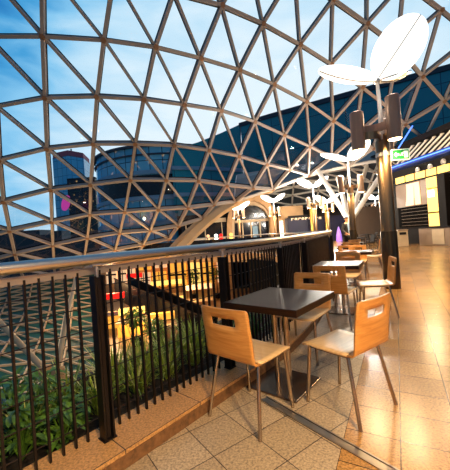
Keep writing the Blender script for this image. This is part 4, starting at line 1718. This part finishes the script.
# ------------------------------------------------------------------ added fill lights without fixtures
def point(name, p, e, c, r=.15):
    l = bpy.data.lights.new(name, 'POINT')
    l.energy = e
    l.color = c
    l.shadow_soft_size = r
    o = bpy.data.objects.new(name, l)
    col.objects.link(o)
    o.location = p
    return o


WARM = (1, .62, .28)
for p in [(-9.5, 17.6, -1.0), (-5.2, 17.4, -.9), (-1.8, 18.0, -.9)]:
    point('mall_fill', p, 190, WARM, .05)  # fill added close to the foot of the lattice, no fixture
for p in [(-4, 26.5, -2.5), (-10, 26, -2.2), (-6, 21, -3.2)]:
    point('mall_fill', p, 650, WARM, .1)  # fill added below the void to warm the lattice from beneath
point('mall_fill', (-8.6, 11.0, -.9), 260, (1, .74, .46), .05)  # one more added warm fill, no fixture
for q_, e_ in ((-2.2, 60), (-.6, 70), (1.0, 60)):
    point('slab_edge_fill', rowf(q_, -2.0, -1.0), e_, (1, .74, .46), .05)  # unseen fill added to light the lattice faces turned to the camera
WARMW = (1, .84, .66)
point('gallery_fill', (-3.0, 27.5, 2.6), 260, WARMW, .1)  # gallery fills from here on are added lights, no fixtures
point('gallery_fill', (3.6, 25.0, 2.8), 500, WARMW, .1)
point('gallery_fill', (9.0, 25.0, 3.0), 600, WARMW, .1)
point('gallery_fill', (6.4, 18.5, 2.6), 300, (1, .92, .82), .1)
point('gallery_fill', (5.2, 17.2, 3.3), 200, (1, .92, .82), .06)
point('gallery_fill', (9.3, 14.0, 4.4), 260, (1, .7, .36), .15)
point('gallery_fill', (9.6, 9.0, 4.4), 320, (1, .7, .36), .15)
point('gallery_fill', (6.2, 8.6, 4.6), 190, (1, .72, .40), .15)

# ------------------------------------------------------------------ sky
w = bpy.data.worlds.new('dusk_sky')
scene.world = w
w.use_nodes = True
t = w.node_tree
bg = t.nodes['Background']
tc = t.nodes.new('ShaderNodeTexCoord')
nrm = t.nodes.new('ShaderNodeVectorMath'); nrm.operation = 'NORMALIZE'
t.links.new(tc.outputs['Generated'], nrm.inputs[0])
dot = t.nodes.new('ShaderNodeVectorMath'); dot.operation = 'DOT_PRODUCT'
D0 = V((.18, 1, .42)).normalized()
dot.inputs[1].default_value = D0
t.links.new(nrm.outputs[0], dot.inputs[0])
sep = t.nodes.new('ShaderNodeSeparateXYZ')
t.links.new(nrm.outputs[0], sep.inputs[0])
mz = t.nodes.new('ShaderNodeMath'); mz.operation = 'MULTIPLY'; mz.inputs[1].default_value = -.4
t.links.new(sep.outputs[2], mz.inputs[0])
ad = t.nodes.new('ShaderNodeMath'); ad.operation = 'ADD'
t.links.new(dot.outputs['Value'], ad.inputs[0]); t.links.new(mz.outputs[0], ad.inputs[1])
mp = t.nodes.new('ShaderNodeMapping'); mp.inputs['Scale'].default_value = (1.4, 1.4, 4.5)
t.links.new(nrm.outputs[0], mp.inputs[0])
ns = t.nodes.new('ShaderNodeTexNoise'); ns.inputs['Scale'].default_value = 3.2; ns.inputs['Detail'].default_value = 6; ns.inputs['Distortion'].default_value = .5
t.links.new(mp.outputs[0], ns.inputs['Vector'])
nm = t.nodes.new('ShaderNodeMath'); nm.operation = 'MULTIPLY_ADD'; nm.inputs[1].default_value = .26; nm.inputs[2].default_value = -.13
t.links.new(ns.outputs['Fac'], nm.inputs[0])
ad2 = t.nodes.new('ShaderNodeMath'); ad2.operation = 'ADD'
t.links.new(ad.outputs[0], ad2.inputs[0]); t.links.new(nm.outputs[0], ad2.inputs[1])
rp = t.nodes.new('ShaderNodeValToRGB')
el = rp.color_ramp.elements
stops = [(0.0, (74, 110, 144)), (.35, (40, 100, 158)), (.48, (26, 110, 182)), (.55, (74, 160, 216)), (.62, (138, 200, 238)), (.70, (192, 226, 247)), (.81, (230, 244, 253))]
el[0].position, el[0].color = stops[0][0], lin(stops[0][1]) + (1,)
el[1].position, el[1].color = stops[-1][0], lin(stops[-1][1]) + (1,)
for p_, c_ in stops[1:-1]:
    e_ = el.new(p_)
    e_.color = lin(c_) + (1,)
t.links.new(ad2.outputs[0], rp.inputs['Fac'])
t.links.new(rp.outputs['Color'], bg.inputs['Color'])
bg.inputs['Strength'].default_value = 1.05

# ------------------------------------------------------------------ view
vs_ = scene.view_settings
vs_.view_transform = 'Standard'
vs_.look = 'None'
vs_.gamma = 1
vs_.exposure = 0
vs_.use_curve_mapping = False
scene.cycles.max_bounces = 8
scene.cycles.transparent_max_bounces = 24
scene.cycles.sample_clamp_indirect = 6
